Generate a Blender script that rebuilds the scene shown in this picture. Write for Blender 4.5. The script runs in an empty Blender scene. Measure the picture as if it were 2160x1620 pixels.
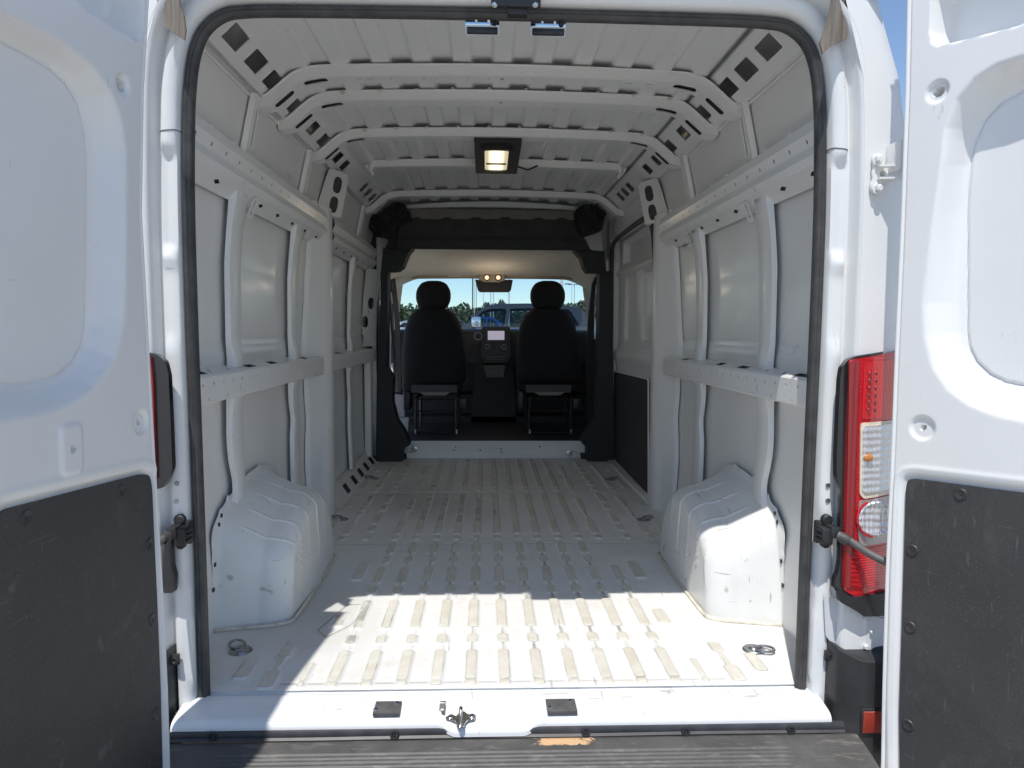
import bpy, bmesh, math, random
import numpy as np
from mathutils import Vector, Matrix
from mathutils.geometry import delaunay_2d_cdt
rad = math.radians
random.seed(7)
scene = bpy.context.scene
COL = scene.collection

# ------------------------------------------------------------------ camera
FPX, PCX, PCY = 1500.0, 1080.0, 810.0
YAW, PITCH, ROLL = 0.0363, 0.0731, 0.0053
CAM = np.array([-0.0541, -1.87, 0.97])
_F = np.array([math.sin(YAW)*math.cos(PITCH), math.cos(YAW)*math.cos(PITCH), -math.sin(PITCH)])
_r = np.array([math.cos(YAW), -math.sin(YAW), 0.0]); _u = np.cross(_r, _F)
_R = _r*math.cos(ROLL)+_u*math.sin(ROLL); _U = _u*math.cos(ROLL)-_r*math.sin(ROLL)
cam_d = bpy.data.cameras.new('camera'); cam = bpy.data.objects.new('camera', cam_d); COL.objects.link(cam)
cam_d.sensor_width = 36; cam_d.lens = 36*FPX/2160; cam_d.clip_start = 0.02; cam_d.clip_end = 3000
cam.matrix_world = Matrix(((_R[0], _U[0], -_F[0], CAM[0]), (_R[1], _U[1], -_F[1], CAM[1]), (_R[2], _U[2], -_F[2], CAM[2]), (0, 0, 0, 1)))
scene.camera = cam

# ------------------------------------------------------------------ sky, sun, exposure
SUN_AZ, SUN_EL = rad(17.8), rad(66.0)          # light travels towards +Y, a little to +X
world = bpy.data.worlds.new('World'); scene.world = world; world.use_nodes = True
wn = world.node_tree.nodes; wl = world.node_tree.links
sky = wn.new('ShaderNodeTexSky'); sky.sky_type = 'NISHITA'; sky.sun_disc = False
sky.sun_elevation = SUN_EL; sky.sun_rotation = math.pi+SUN_AZ
sky.altitude = 1500; sky.air_density = 1.0; sky.dust_density = 0.4; sky.ozone_density = 1.2
wl.new(sky.outputs[0], wn['Background'].inputs[0]); wn['Background'].inputs[1].default_value = 0.125
sl = bpy.data.lights.new('sun', 'SUN'); sl.energy = 3.1; sl.angle = rad(0.53); sl.color = (1.0, 0.965, 0.915)
sun = bpy.data.objects.new('sun', sl); COL.objects.link(sun)
sdir = Vector((math.sin(SUN_AZ)*math.cos(SUN_EL), math.cos(SUN_AZ)*math.cos(SUN_EL), -math.sin(SUN_EL)))
sun.rotation_euler = sdir.to_track_quat('-Z', 'Y').to_euler(); sun.location = (-3, -8, 12)
scene.view_settings.view_transform = 'Standard'; scene.view_settings.look = 'None'
scene.view_settings.exposure = 0.56; scene.view_settings.gamma = 1.0
scene.render.engine = 'CYCLES'
scene.cycles.max_bounces = 14; scene.cycles.diffuse_bounces = 8; scene.cycles.transparent_max_bounces = 12

# ------------------------------------------------------------------ pixel -> place in the van (photo pixels, known plane)
def ray(x, y): return _R*(x-PCX)/FPX+_U*(PCY-y)/FPX+_F
def atY(x, y, Y): d = ray(x, y); return CAM+d*((Y-CAM[1])/d[1])
def atX(x, y, X): d = ray(x, y); return CAM+d*((X-CAM[0])/d[0])
def atZ(x, y, Z): d = ray(x, y); return CAM+d*((Z-CAM[2])/d[2])
def onp(x, y, p0, n):
    d = ray(x, y); n = np.array(n); return CAM+d*(np.dot(np.array(p0)-CAM, n)/np.dot(d, n))

# ------------------------------------------------------------------ helpers
def sstep(a, b, x):
    t = np.clip((x-a)/(b-a), 0, 1); return t*t*(3-2*t)
def finish(me, mat, angle):
    me.materials.append(mat)
    if angle is not None:
        me.polygons.foreach_set('use_smooth', [True]*len(me.polygons))
        me.set_sharp_from_angle(angle=rad(angle))
    me.update()
def link(me, name, parent=None):
    o = bpy.data.objects.new(name, me); COL.objects.link(o)
    if parent is not None:
        o.parent = parent
        L = parent.get('_o')
        if L is not None: o.matrix_parent_inverse = Matrix.Translation(-Vector(L))
    return o
def empty(name, loc):
    o = bpy.data.objects.new(name, None); COL.objects.link(o); o.location = loc; o['_o'] = list(loc)
    o.empty_display_size = .2
    return o
def tag(o, label=None, cat=None, group=None, kind=None):
    if label: o['label'] = label
    if cat: o['category'] = cat
    if group: o['group'] = group
    if kind: o['kind'] = kind
    return o

class MB:
    def __init__(s): s.v = []; s.f = []
    def add(s, vs, fs):
        b = len(s.v); s.v += [tuple(map(float, p)) for p in vs]; s.f += [tuple(b+i for i in f) for f in fs]; return s
    def box(s, a, b, bev=0):
        x0, y0, z0 = [min(p, q) for p, q in zip(a, b)]; x1, y1, z1 = [max(p, q) for p, q in zip(a, b)]
        if bev <= 0:
            return s.add([(x0, y0, z0), (x1, y0, z0), (x1, y1, z0), (x0, y1, z0), (x0, y0, z1), (x1, y0, z1), (x1, y1, z1), (x0, y1, z1)],
                         [(0, 3, 2, 1), (4, 5, 6, 7), (0, 1, 5, 4), (1, 2, 6, 5), (2, 3, 7, 6), (3, 0, 4, 7)])
        bm = bmesh.new(); bmesh.ops.create_cube(bm, size=1)
        for v in bm.verts: v.co = ((x0+x1)/2+v.co.x*(x1-x0), (y0+y1)/2+v.co.y*(y1-y0), (z0+z1)/2+v.co.z*(z1-z0))
        bmesh.ops.bevel(bm, geom=list(bm.edges), offset=bev, segments=2, affect='EDGES', profile=.5)
        return s.bm(bm)
    def bm(s, bm, mat=None):
        bm.verts.index_update()
        s.add([(mat @ v.co if mat else v.co) for v in bm.verts], [[v.index for v in f.verts] for f in bm.faces]); bm.free(); return s
    def obox(s, c, ax, ay, az):           # half-axis vectors
        c, ax, ay, az = [np.array(q, float) for q in (c, ax, ay, az)]
        P = [c+i*ax+j*ay+k*az for k in (-1, 1) for i, j in ((-1, -1), (1, -1), (1, 1), (-1, 1))]
        return s.add(P, [(0, 3, 2, 1), (4, 5, 6, 7), (0, 1, 5, 4), (1, 2, 6, 5), (2, 3, 7, 6), (3, 0, 4, 7)])
    def grid(s, P, closed_u=False, closed_v=False):     # P[i][j] = point
        ni, nj = len(P), len(P[0]); vs = [p for r in P for p in r]; fs = []
        for i in range(ni if closed_u else ni-1):
            for j in range(nj if closed_v else nj-1):
                a, b = i, (i+1) % ni; c, d = j, (j+1) % nj
                fs.append((a*nj+c, b*nj+c, b*nj+d, a*nj+d))
        return s.add(vs, fs)
    def tube(s, path, r, n=10, closed=False, caps=True):
        path = [np.array(p, float) for p in path]; m = len(path); rings = []
        rr = r if hasattr(r, '__len__') else [r]*m
        prev = None
        for i, p in enumerate(path):
            if closed: t = path[(i+1) % m]-path[i-1]
            else: t = path[min(i+1, m-1)]-path[max(i-1, 0)]
            t = t/np.linalg.norm(t)
            if prev is None:
                a = np.array([0, 0, 1.]) if abs(t[2]) < .9 else np.array([1., 0, 0])
            else: a = prev
            a = a-t*np.dot(a, t); a /= np.linalg.norm(a); prev = a; b = np.cross(t, a)
            rings.append([p+rr[i]*(math.cos(2*math.pi*k/n)*a+math.sin(2*math.pi*k/n)*b) for k in range(n)])
        s.grid(rings, closed_u=closed, closed_v=True)
        if caps and not closed:
            base = len(s.v)-m*n
            s.f.append(tuple(base+k for k in range(n))[::-1]); s.f.append(tuple(base+(m-1)*n+k for k in range(n)))
        return s
    def lathe(s, prof, c, axis, n=20):        # prof: (r, h) along axis
        c = np.array(c, float); ax = np.array(axis, float); ax /= np.linalg.norm(ax)
        a = np.array([0, 0, 1.]) if abs(ax[2]) < .9 else np.array([1., 0, 0])
        a = a-ax*np.dot(a, ax); a /= np.linalg.norm(a); b = np.cross(ax, a)
        rings = [[c+ax*h+r*(math.cos(2*math.pi*k/n)*a+math.sin(2*math.pi*k/n)*b) for k in range(n)] for r, h in prof]
        return s.grid(rings, closed_v=True)
    def build(s, name, mat, parent=None, angle=35, recalc=True):
        me = bpy.data.meshes.new(name); me.from_pydata(s.v, [], s.f)
        if recalc:
            bm = bmesh.new(); bm.from_mesh(me); bmesh.ops.remove_doubles(bm, verts=bm.verts, dist=1e-5)
            bmesh.ops.recalc_face_normals(bm, faces=bm.faces); bm.to_mesh(me); bm.free()
        finish(me, mat, angle); return link(me, name, parent)

def inpoly(p, poly):
    x, y = p; c = False; n = len(poly)
    for i in range(n):
        x1, y1 = poly[i]; x2, y2 = poly[i-1]
        if (y1 > y) != (y2 > y) and x < (x2-x1)*(y-y1)/(y2-y1)+x1: c = not c
    return c
def rnd(poly, r, n=4):                       # round the corners of a polygon
    out = []; m = len(poly)
    for i in range(m):
        p = np.array(poly[i], float); a = np.array(poly[i-1], float)-p; b = np.array(poly[(i+1) % m], float)-p
        la, lb = np.linalg.norm(a), np.linalg.norm(b); rr = min(r, la*.45, lb*.45)
        A = p+a/la*rr; B = p+b/lb*rr
        for k in range(n+1):
            t = k/n; out.append(tuple((1-t)**2*A+2*t*(1-t)*p+t*t*B))
    return out
def rect(cx, cy, w, h, r=0, n=3):
    q = [(cx-w/2, cy-h/2), (cx+w/2, cy-h/2), (cx+w/2, cy+h/2), (cx-w/2, cy+h/2)]
    return rnd(q, r, n) if r else q
def circ(cx, cy, rx, ry=None, n=14):
    ry = ry or rx
    return [(cx+rx*math.cos(2*math.pi*k/n), cy+ry*math.sin(2*math.pi*k/n)) for k in range(n)]
def plate(mb, outline, holes, fn, w0, w1, sub=None):
    """sheet of thickness w0..w1 with real openings, mapped through fn(u, v, w)"""
    if sub:
        us = [p[0] for p in outline]; vs_ = [p[1] for p in outline]
        ext = []
        for k in range(int((max(us)-min(us))/sub[0])+1):
            for l in range(int((max(vs_)-min(vs_))/sub[1])+1):
                q = (min(us)+(k+.5)*sub[0], min(vs_)+(l+.5)*sub[1])
                if inpoly(q, outline) and not any(inpoly(q, h) for h in holes): ext.append(q)
        o2 = []
        for i, p in enumerate(outline):
            q = outline[(i+1) % len(outline)]; L = max(abs(q[0]-p[0])/sub[0], abs(q[1]-p[1])/sub[1]); n = max(1, int(L+.99))
            o2 += [(p[0]+(q[0]-p[0])*k/n, p[1]+(q[1]-p[1])*k/n) for k in range(n)]
        outline = o2
    else: ext = []
    pts = []; edges = []
    for lp in [outline]+list(holes):
        b = len(pts); pts += [Vector(p) for p in lp]; edges += [(b+i, b+(i+1) % len(lp)) for i in range(len(lp))]
    pts += [Vector(p) for p in ext]
    vs, es, fs, ov, oe, of = delaunay_2d_cdt(pts, edges, [], 0, 1e-6)
    keep = []
    for f in fs:
        c = sum((vs[i] for i in f), Vector((0, 0)))/len(f)
        if inpoly(c, outline) and not any(inpoly(c, h) for h in holes): keep.append(tuple(f))
    n = len(vs)
    A = [fn(v.x, v.y, w0) for v in vs]; B = [fn(v.x, v.y, w1) for v in vs]
    F = [f for f in keep]+[tuple(i+n for i in f)[::-1] for f in keep]
    cnt = {}
    for f in keep:
        for i in range(3):
            e = (f[i], f[(i+1) % 3]); cnt[e] = cnt.get(e, 0)+1
    for (a, b) in cnt:
        if (b, a) not in cnt: F.append((b, a, a+n, b+n))
    mb.add(A+B, F); return mb

def hfield(name, us, vs, hf, fn, mat, parent=None, angle=40):
    """fine sheet over (u, v) displaced by hf(U, V), mapped through fn (arrays)"""
    Uu, Vv = np.meshgrid(us, vs); H = hf(Uu, Vv); X, Y, Z = fn(Uu, Vv, H)
    nv, nu = Uu.shape
    co = np.stack([X, Y, Z], -1).reshape(-1, 3).astype(np.float32)
    i = np.arange(nu-1)[None, :]+np.arange(nv-1)[:, None]*nu
    q = np.stack([i, i+1, i+1+nu, i+nu], -1).reshape(-1, 4).astype(np.int32)
    me = bpy.data.meshes.new(name); me.vertices.add(len(co)); me.vertices.foreach_set('co', co.ravel())
    me.loops.add(q.size); me.loops.foreach_set('vertex_index', q.ravel())
    me.polygons.add(len(q)); me.polygons.foreach_set('loop_start', np.arange(0, q.size, 4, dtype=np.int32))
    me.polygons.foreach_set('use_smooth', np.ones(len(q), bool))
    me.update(calc_edges=True); me.materials.append(mat)
    if angle: me.set_sharp_from_angle(angle=rad(angle))
    return link(me, name, parent)
def sdf(poly, U, V):                           # signed distance, negative inside
    P = np.array(poly, float); sh = U.shape; u = U.ravel(); v = V.ravel()
    d = np.full(u.shape, 1e9); ins = np.zeros(u.shape, bool)
    for i in range(len(P)):
        a, b = P[i-1], P[i]; e = b-a; L = max(e@e, 1e-12)
        t = np.clip(((u-a[0])*e[0]+(v-a[1])*e[1])/L, 0, 1)
        d = np.minimum(d, (u-a[0]-t*e[0])**2+(v-a[1]-t*e[1])**2)
        if a[1] != b[1]:
            c = ((a[1] > v) != (b[1] > v)) & (u < (b[0]-a[0])*(v-a[1])/(b[1]-a[1])+a[0]); ins ^= c
    d = np.sqrt(d); return np.where(ins, -d, d).reshape(sh)
def rrsdf(U, V, cx, cy, hw, hh, r):
    qx = np.abs(U-cx)-hw+r; qy = np.abs(V-cy)-hh+r
    return np.hypot(np.maximum(qx, 0), np.maximum(qy, 0))+np.minimum(np.maximum(qx, qy), 0)-r
def smooth_path(pts, n):
    """Catmull-Rom resample"""
    P = [np.array(p, float) for p in pts]; P = [2*P[0]-P[1]]+P+[2*P[-1]-P[-2]]; out = []
    m = len(P)-3
    for k in range(n+1):
        t = k/n*m; i = min(int(t), m-1); t -= i
        a, b, c, d = P[i:i+4]
        out.append(.5*((2*b)+(-a+c)*t+(2*a-5*b+4*c-d)*t*t+(-a+3*b-3*c+d)*t**3))
    return out

# ------------------------------------------------------------------ materials
def new_mat(name):
    m = bpy.data.materials.new(name); m.use_nodes = True
    n = m.node_tree.nodes; l = m.node_tree.links; return m, n, l, n['Principled BSDF']
def tnoise(n, l, scale, detail=5, rough=.6, vec=None, dist=0):
    t = n.new('ShaderNodeTexNoise'); t.inputs['Scale'].default_value = scale; t.inputs['Detail'].default_value = detail
    t.inputs['Roughness'].default_value = rough; t.inputs['Distortion'].default_value = dist
    if vec: l.new(vec, t.inputs['Vector'])
    return t
def ramp(n, l, src, stops):
    r = n.new('ShaderNodeValToRGB'); e = r.color_ramp.elements
    e[0].position, e[0].color = stops[0][0], (*stops[0][1], 1) if len(stops[0][1]) == 3 else stops[0][1]
    e[1].position, e[1].color = stops[-1][0], (*stops[-1][1], 1)
    for p, c in stops[1:-1]:
        q = e.new(p); q.color = (*c, 1)
    l.new(src, r.inputs[0]); return r
def mixc(n, l, fac, a, b, mode='MIX'):
    m = n.new('ShaderNodeMix'); m.data_type = 'RGBA'; m.blend_type = mode
    for sock, val in ((m.inputs[0], fac), (m.inputs[6], a), (m.inputs[7], b)):
        if hasattr(val, 'links'): l.new(val, sock)
        elif isinstance(val, (int, float)): sock.default_value = val
        else: sock.default_value = (*val, 1)
    return m.outputs[2]
def bump(n, l, b, src, strength, dist=.01):
    k = n.new('ShaderNodeBump'); k.inputs['Strength'].default_value = strength; k.inputs['Distance'].default_value = dist
    l.new(src, k.inputs['Height']); l.new(k.outputs[0], b.inputs['Normal']); return k
def objco(n):
    t = n.new('ShaderNodeTexCoord'); return t.outputs['Object']
G3 = lambda v: (v, v, v)

def m_simple(name, col, rough=.5, metal=0, coat=0, var=.12, nscale=30, bmp=0, bscale=400, spec=.5):
    m, n, l, b = new_mat(name); co = objco(n)
    t = tnoise(n, l, nscale, 6, .6, co)
    r = ramp(n, l, t.outputs[0], [(.3, tuple(c*(1-var) for c in col)), (.7, tuple(min(1, c*(1+var)) for c in col))])
    l.new(r.outputs[0], b.inputs['Base Color'])
    b.inputs['Roughness'].default_value = rough; b.inputs['Metallic'].default_value = metal
    b.inputs['Coat Weight'].default_value = coat; b.inputs['Coat Roughness'].default_value = .12
    b.inputs['Specular IOR Level'].default_value = spec
    if bmp:
        t2 = tnoise(n, l, bscale, 3, .5, co); bump(n, l, b, t2.outputs[0], bmp, .002)
    return m

def m_paint(name, base=(.77, .765, .752), dirt=.5, rough=.33, scuff=.35):
    """white body paint with faint dust, smudges and orange peel"""
    m, n, l, b = new_mat(name); co = objco(n)
    t = tnoise(n, l, 2.3, 6, .62, co, .4)
    c1 = ramp(n, l, t.outputs[0], [(.35, base), (.75, tuple(x*(1-.10*dirt) for x in base))])
    t2 = tnoise(n, l, 9, 8, .7, co, 1.2)
    f2 = ramp(n, l, t2.outputs[0], [(.60, G3(0)), (.78, G3(.35*dirt))])
    c2 = mixc(n, l, f2.outputs[0], c1.outputs[0], (.55, .50, .42))
    t3 = tnoise(n, l, 60, 3, .5, co, 0)
    f3 = ramp(n, l, t3.outputs[0], [(.74, G3(0)), (.80, G3(.5*dirt))])
    c3 = mixc(n, l, f3.outputs[0], c2, (.40, .37, .33))
    kx = -.045 if scuff > .5 else 0
    for sc, rot, lo, hi, col in (((60, 7, 9), (.3, .5, .4), .70, .76, (.38, .37, .36)), ((8, 9, 75), (-.4, .3, .2), .72, .77, (.42, .39, .34)), ((9, 55, 14), (.2, -.5, .8), .715, .76, (.45, .42, .37))):
        mp = n.new('ShaderNodeMapping'); mp.inputs['Scale'].default_value = sc; mp.inputs['Rotation'].default_value = rot; l.new(co, mp.inputs[0])
        ts = tnoise(n, l, 1, 4, .55, mp.outputs[0]); fs_ = ramp(n, l, ts.outputs[0], [(lo+kx, G3(0)), (hi+kx, G3(scuff))]); c3 = mixc(n, l, fs_.outputs[0], c3, col)
    l.new(c3, b.inputs['Base Color'])
    rr = ramp(n, l, t2.outputs[0], [(.3, G3(rough)), (.8, G3(min(.8, rough+.22)))])
    l.new(rr.outputs[0], b.inputs['Roughness'])
    b.inputs['Coat Weight'].default_value = .25; b.inputs['Coat Roughness'].default_value = .15
    t4 = tnoise(n, l, 240, 2, .5, co); bump(n, l, b, t4.outputs[0], .04, .001)
    return m

def m_floor():
    m, n, l, b = new_mat('floor_paint'); co = objco(n)
    sx = n.new('ShaderNodeSeparateXYZ'); l.new(co, sx.inputs[0])
    base = (.735, .73, .71)
    t = tnoise(n, l, 1.6, 7, .65, co, .6)
    c = ramp(n, l, t.outputs[0], [(.35, base), (.72, (.64, .635, .61))]).outputs[0]
    # worn, yellowed tops of the ribs
    mr = n.new('ShaderNodeMapRange'); mr.inputs['From Min'].default_value = .0062; mr.inputs['From Max'].default_value = .0078
    l.new(sx.outputs[2], mr.inputs[0])
    tr = tnoise(n, l, 8, 8, .7, co, .8)
    worn = ramp(n, l, tr.outputs[0], [(.3, (.53, .495, .40)), (.7, (.685, .665, .60))]).outputs[0]
    c = mixc(n, l, mr.outputs[0], c, worn)
    # grime line around each worn top
    pk = n.new('ShaderNodeMath'); pk.operation = 'COMPARE'; pk.inputs[1].default_value = .0066; pk.inputs[2].default_value = .0008
    l.new(sx.outputs[2], pk.inputs[0])
    tg = tnoise(n, l, 14, 4, .6, co); g = n.new('ShaderNodeMath'); g.operation = 'MULTIPLY'
    gr = ramp(n, l, tg.outputs[0], [(.38, G3(.15)), (.62, G3(.85))]); l.new(gr.outputs[0], g.inputs[0]); l.new(pk.outputs[0], g.inputs[1])
    c = mixc(n, l, g.outputs[0], c, (.30, .28, .25))
    # grime in the seams
    sg = n.new('ShaderNodeMapRange'); sg.inputs['From Min'].default_value = -.0006; sg.inputs['From Max'].default_value = -.0030
    l.new(sx.outputs[2], sg.inputs[0]); c = mixc(n, l, sg.outputs[0], c, (.22, .20, .17))
    # scuffs: stretched noise in two directions
    for k, (sc, rot, lo, hi, col) in enumerate((((70, 5, 5), .35, .67, .74, (.28, .27, .26)), ((8, 90, 5), -.2, .685, .75, (.33, .32, .31)), ((40, 40, 8), .9, .70, .75, (.35, .31, .26)))):
        mp = n.new('ShaderNodeMapping'); mp.inputs['Scale'].default_value = sc; mp.inputs['Rotation'].default_value = (0, 0, rot)
        l.new(co, mp.inputs[0]); ts = tnoise(n, l, 1, 4, .55, mp.outputs[0])
        f = ramp(n, l, ts.outputs[0], [(lo, G3(0)), (hi, G3(.75))]); c = mixc(n, l, f.outputs[0], c, col)
    td = tnoise(n, l, 5, 9, .72, co, 1.5)
    fd = ramp(n, l, td.outputs[0], [(.52, G3(0)), (.76, G3(.55))]); c = mixc(n, l, fd.outputs[0], c, (.56, .50, .40))
    l.new(c, b.inputs['Base Color'])
    rr = ramp(n, l, td.outputs[0], [(.3, G3(.42)), (.8, G3(.7))]); l.new(rr.outputs[0], b.inputs['Roughness'])
    t4 = tnoise(n, l, 180, 2, .5, co); bump(n, l, b, t4.outputs[0], .06, .001)
    return m

def m_panel(name, col, scr=.5, speck=.5):
    """charcoal fibre board with scratches"""
    m, n, l, b = new_mat(name); co = objco(n)
    t = tnoise(n, l, 3, 8, .7, co, .8)
    c = ramp(n, l, t.outputs[0], [(.3, tuple(x*.85 for x in col)), (.75, tuple(x*1.35 for x in col))]).outputs[0]
    for rot, sc in (((.6, .2, .5), (9, 9, 220)), ((-.5, .3, -.4), (9, 200, 9)), ((.1, .9, .2), (160, 12, 12))):
        mp = n.new('ShaderNodeMapping'); mp.inputs['Rotation'].default_value = rot; mp.inputs['Scale'].default_value = sc
        l.new(co, mp.inputs[0]); ts = tnoise(n, l, 1, 3, .5, mp.outputs[0])
        f = ramp(n, l, ts.outputs[0], [(.68, G3(0)), (.78, G3(scr))]); c = mixc(n, l, f.outputs[0], c, (.16, .155, .15))
    tm = tnoise(n, l, 3.2, 7, .7, co, 2.5); fm = ramp(n, l, tm.outputs[0], [(.56, G3(0)), (.74, G3(.55))]); c = mixc(n, l, fm.outputs[0], c, tuple(x*2.4 for x in col))
    tw = tnoise(n, l, 260, 2, .5, co); f = ramp(n, l, tw.outputs[0], [(.62, G3(0)), (.70, G3(speck))])
    c = mixc(n, l, f.outputs[0], c, (.12, .118, .115))
    l.new(c, b.inputs['Base Color']); b.inputs['Roughness'].default_value = .62
    tb = tnoise(n, l, 500, 3, .6, co); bump(n, l, b, tb.outputs[0], .25, .001)
    return m

def m_emit(name, col, s):
    m, n, l, b = new_mat(name); b.inputs['Base Color'].default_value = (*col, 1)
    b.inputs['Emission Color'].default_value = (*col, 1); b.inputs['Emission Strength'].default_value = s; return m
def m_glass(name, tint=(1, 1, 1), gloss=.08, rough=.02):
    m, n, l, b = new_mat(name); n.remove(b)
    out = n['Material Output']; tr = n.new('ShaderNodeBsdfTransparent'); tr.inputs[0].default_value = (*tint, 1)
    gl = n.new('ShaderNodeBsdfGlossy'); gl.inputs['Roughness'].default_value = rough
    lw = n.new('ShaderNodeFresnel'); lw.inputs[0].default_value = 1.45
    mx = n.new('ShaderNodeMixShader'); l.new(lw.outputs[0], mx.inputs[0]); l.new(tr.outputs[0], mx.inputs[1]); l.new(gl.outputs[0], mx.inputs[2])
    l.new(mx.outputs[0], out.inputs[0]); return m

PAINT = m_paint('white_paint')
PAINT_IN = m_paint('white_inner_paint', (.775, .772, .757), .30, .38)
PAINT_SCUFF = m_paint('white_paint_scuffed', (.75, .755, .74), 1.2, .42, .9)
PAINT_DIRTY = m_paint('white_paint_dusty', (.75, .75, .74), 1.0, .4)
FLOOR = m_floor()
RUBBER = m_simple('seal_rubber', (.050, .049, .049), .55, var=.35, nscale=22, bmp=.2, bscale=90)
RUBBER_DUST = m_simple('dusty_rubber', (.17, .145, .115), .7, var=.55, nscale=16, bmp=.4, bscale=60)
BLACK = m_simple('black_plastic', (.022, .022, .024), .5, var=.3, nscale=40, bmp=.25, bscale=600)
BLACK2 = m_simple('dark_trim_plastic', (.020, .021, .023), .62, var=.25, nscale=25, bmp=.3, bscale=500)
GREYPL = m_simple('grey_plastic', (.09, .088, .086), .55, var=.25, nscale=30, bmp=.2, bscale=300)
BOARD = m_panel('charcoal_board', (.040, .039, .039))
BOARD2 = m_panel('black_board', (.022, .022, .024), .25, .25)
CHROME = m_simple('chrome', (.66, .68, .71), .07, 1, var=.03)
ZINC = m_simple('zinc_steel', (.55, .54, .51), .32, 1, var=.2, nscale=60)
STEEL_DARK = m_simple('dull_steel', (.30, .31, .32), .42, .9, var=.3, nscale=50)
DARKMETAL = m_simple('black_steel', (.03, .03, .032), .4, .3, var=.3)
FABRIC = m_simple('black_seat_fabric', (.014, .014, .016), .9, var=.3, nscale=90, bmp=.6, bscale=900)
HEADLINER = m_simple('beige_headliner', (.75, .71, .61), .85, var=.06, nscale=12, bmp=.3, bscale=700)
SHELFM = m_simple('grey_beige_shelf', (.20, .185, .16), .8, var=.12, nscale=14, bmp=.3, bscale=500)
FOAM = m_simple('black_foam', (.020, .020, .021), .95, var=.35, nscale=50, bmp=.8, bscale=120)
SEAMD = m_simple('dark_sealer', (.10, .095, .09), .8, var=.3)

# ================================================================== ground
GZ = -0.56
def build_ground():
    m, n, l, b = new_mat('parking_lot_concrete'); co = objco(n)
    t = tnoise(n, l, .35, 8, .65, co, .5); t2 = tnoise(n, l, 60, 4, .6, co)
    c = ramp(n, l, t.outputs[0], [(.3, (.39, .365, .32)), (.7, (.48, .45, .395))]).outputs[0]
    f = ramp(n, l, t2.outputs[0], [(.35, G3(.0)), (.75, G3(.35))]); c = mixc(n, l, f.outputs[0], c, (.26, .245, .22))
    l.new(c, b.inputs['Base Color']); b.inputs['Roughness'].default_value = .9
    bump(n, l, b, t2.outputs[0], .3, .004)
    mb = MB(); S = 900; mb.add([(-S, -S, GZ), (S, -S, GZ), (S, S, GZ), (-S, S, GZ)], [(0, 1, 2, 3)])
    tag(mb.build('ground', m), kind='structure')
build_ground()

# ================================================================== the van
VAN = empty('cargo_van', (0, 1.8, GZ))
tag(VAN, 'white high-roof cargo van, both rear doors open onto its empty load space', 'van')
fY = lambda y, x=1058: float(atZ(x, y, 0)[1])

# ---------------------------------------------------------------- floor with pressed ribs
YS0, YB, YC, YE = 0.005, fY(1146), fY(1041), fY(966)
RIBS = []                                       # (x, y0, y1, half width)
SP = .0954
def rib(x, pa, pb, hw=.0125, raw=False):
    a, b = (pa, pb) if raw else sorted((fY(pa), fY(pb)))
    RIBS.append((x, a, b, hw))
for i in range(-5, 6):
    x = i*SP
    segs = [(1447, 1374), (1357, 1341), (1325, 1268), (1252, 1239), (1229, 1198), (1187, 1176), (1167, 1147)]
    if i == 5: segs = segs[:5]
    for a, b in segs: rib(x, a, b)
    rib(x, 1440, segs[-1][1]-2, .0030)
for s in (-1, 1):
    rib(s*.560, 1447, 1398, .006)
    rib(s*.655, 1446, 1414, .017); rib(s*.655, 1383, 1364, .015); rib(s*.655, 1420, 1364, .005)
    rib(s*.545, 1320, 1293, .016); rib(s*.56, 1222, 1189, .017)
    rib(s*.74, 1425, 1388, .015)
for z0, (ya, yb) in enumerate(((YB, YC), (YC, YE))):
    L = yb-ya; q = lambda t: ya+t*1.0
    for i in range(-5, 6):
        RIBS.append((i*SP, ya+.060, ya+.110, .0115))
        if abs(i) <= 4: RIBS.append((i*SP, ya+.150, yb-(.015 if z0 == 0 else .07), .0130))
        else:
            RIBS.append((i*SP, ya+.150, ya+.40, .0130)); RIBS.append((i*SP, ya+.39, ya+.60, .0035)); RIBS.append((i*SP, ya+.60, ya+.86, .0125))
    for s in (-1, 1):
        xo_ = s*.615
        for a, b in ((.06, .11), (.20, .29), (.34, .52), (.60, .70), (.78, .98)): RIBS.append((xo_, ya+a, ya+b, .0135))
        xo_ = s*.725
        RIBS.append((xo_, ya+.06, ya+.10, .0115)); RIBS.append((xo_, ya+.15, ya+.34, .0135)); RIBS.append((xo_, ya+.3, ya+.9, .0035))
        for a in (.52, .62, .72): RIBS.append((xo_, ya+a, ya+a+.04, .0115))
        RIBS.append((xo_, ya+.78, ya+.92, .0125))
        RIBS.append((s*.815, ya+.14, ya+.50, .009)); RIBS.append((s*.815, ya+.70, ya+.74, .009))
def floor_h(U, V):
    H = np.zeros(U.shape)
    for x, a, b, hw in RIBS:
        m = (np.abs(U-x) < hw+.014) & (V > a-.014) & (V < b+.014)
        if not m.any(): continue
        d = rrsdf(U[m], V[m], x, (a+b)/2, hw, (b-a)/2, min(hw*.95, .006))
        amp = .0082 if hw > .004 else .0058
        H[m] = np.maximum(H[m], amp*(1-sstep(0, .0095, d)))
    for ys in (YB, YC):                          # overlapped floor sheets: a step with a sealed joint
        H -= .0045*np.exp(-((V-ys-.0012*np.sin(U*23))/.0032)**2)
        H += .0016*np.exp(-np.maximum(V-ys, 0)/.03)*(V > ys)
    H -= .0034*np.exp(-((V-.045)/.0035)**2)*(np.abs(U) < .62)
    for s in (-1, 1):                            # chalk-thin outline of the spare stampings
        poly = [(s*.50, .44), (s*.475, .62), (s*.545, .62), (s*.60, .40), (s*.56, .345)]
        d = np.abs(sdf(poly, U, V)); H -= .0022*np.exp(-(d/.0022)**2)
    H += .0015*np.sin(U*3.1+V*1.3)*np.sin(V*2.2)
    return H
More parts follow.
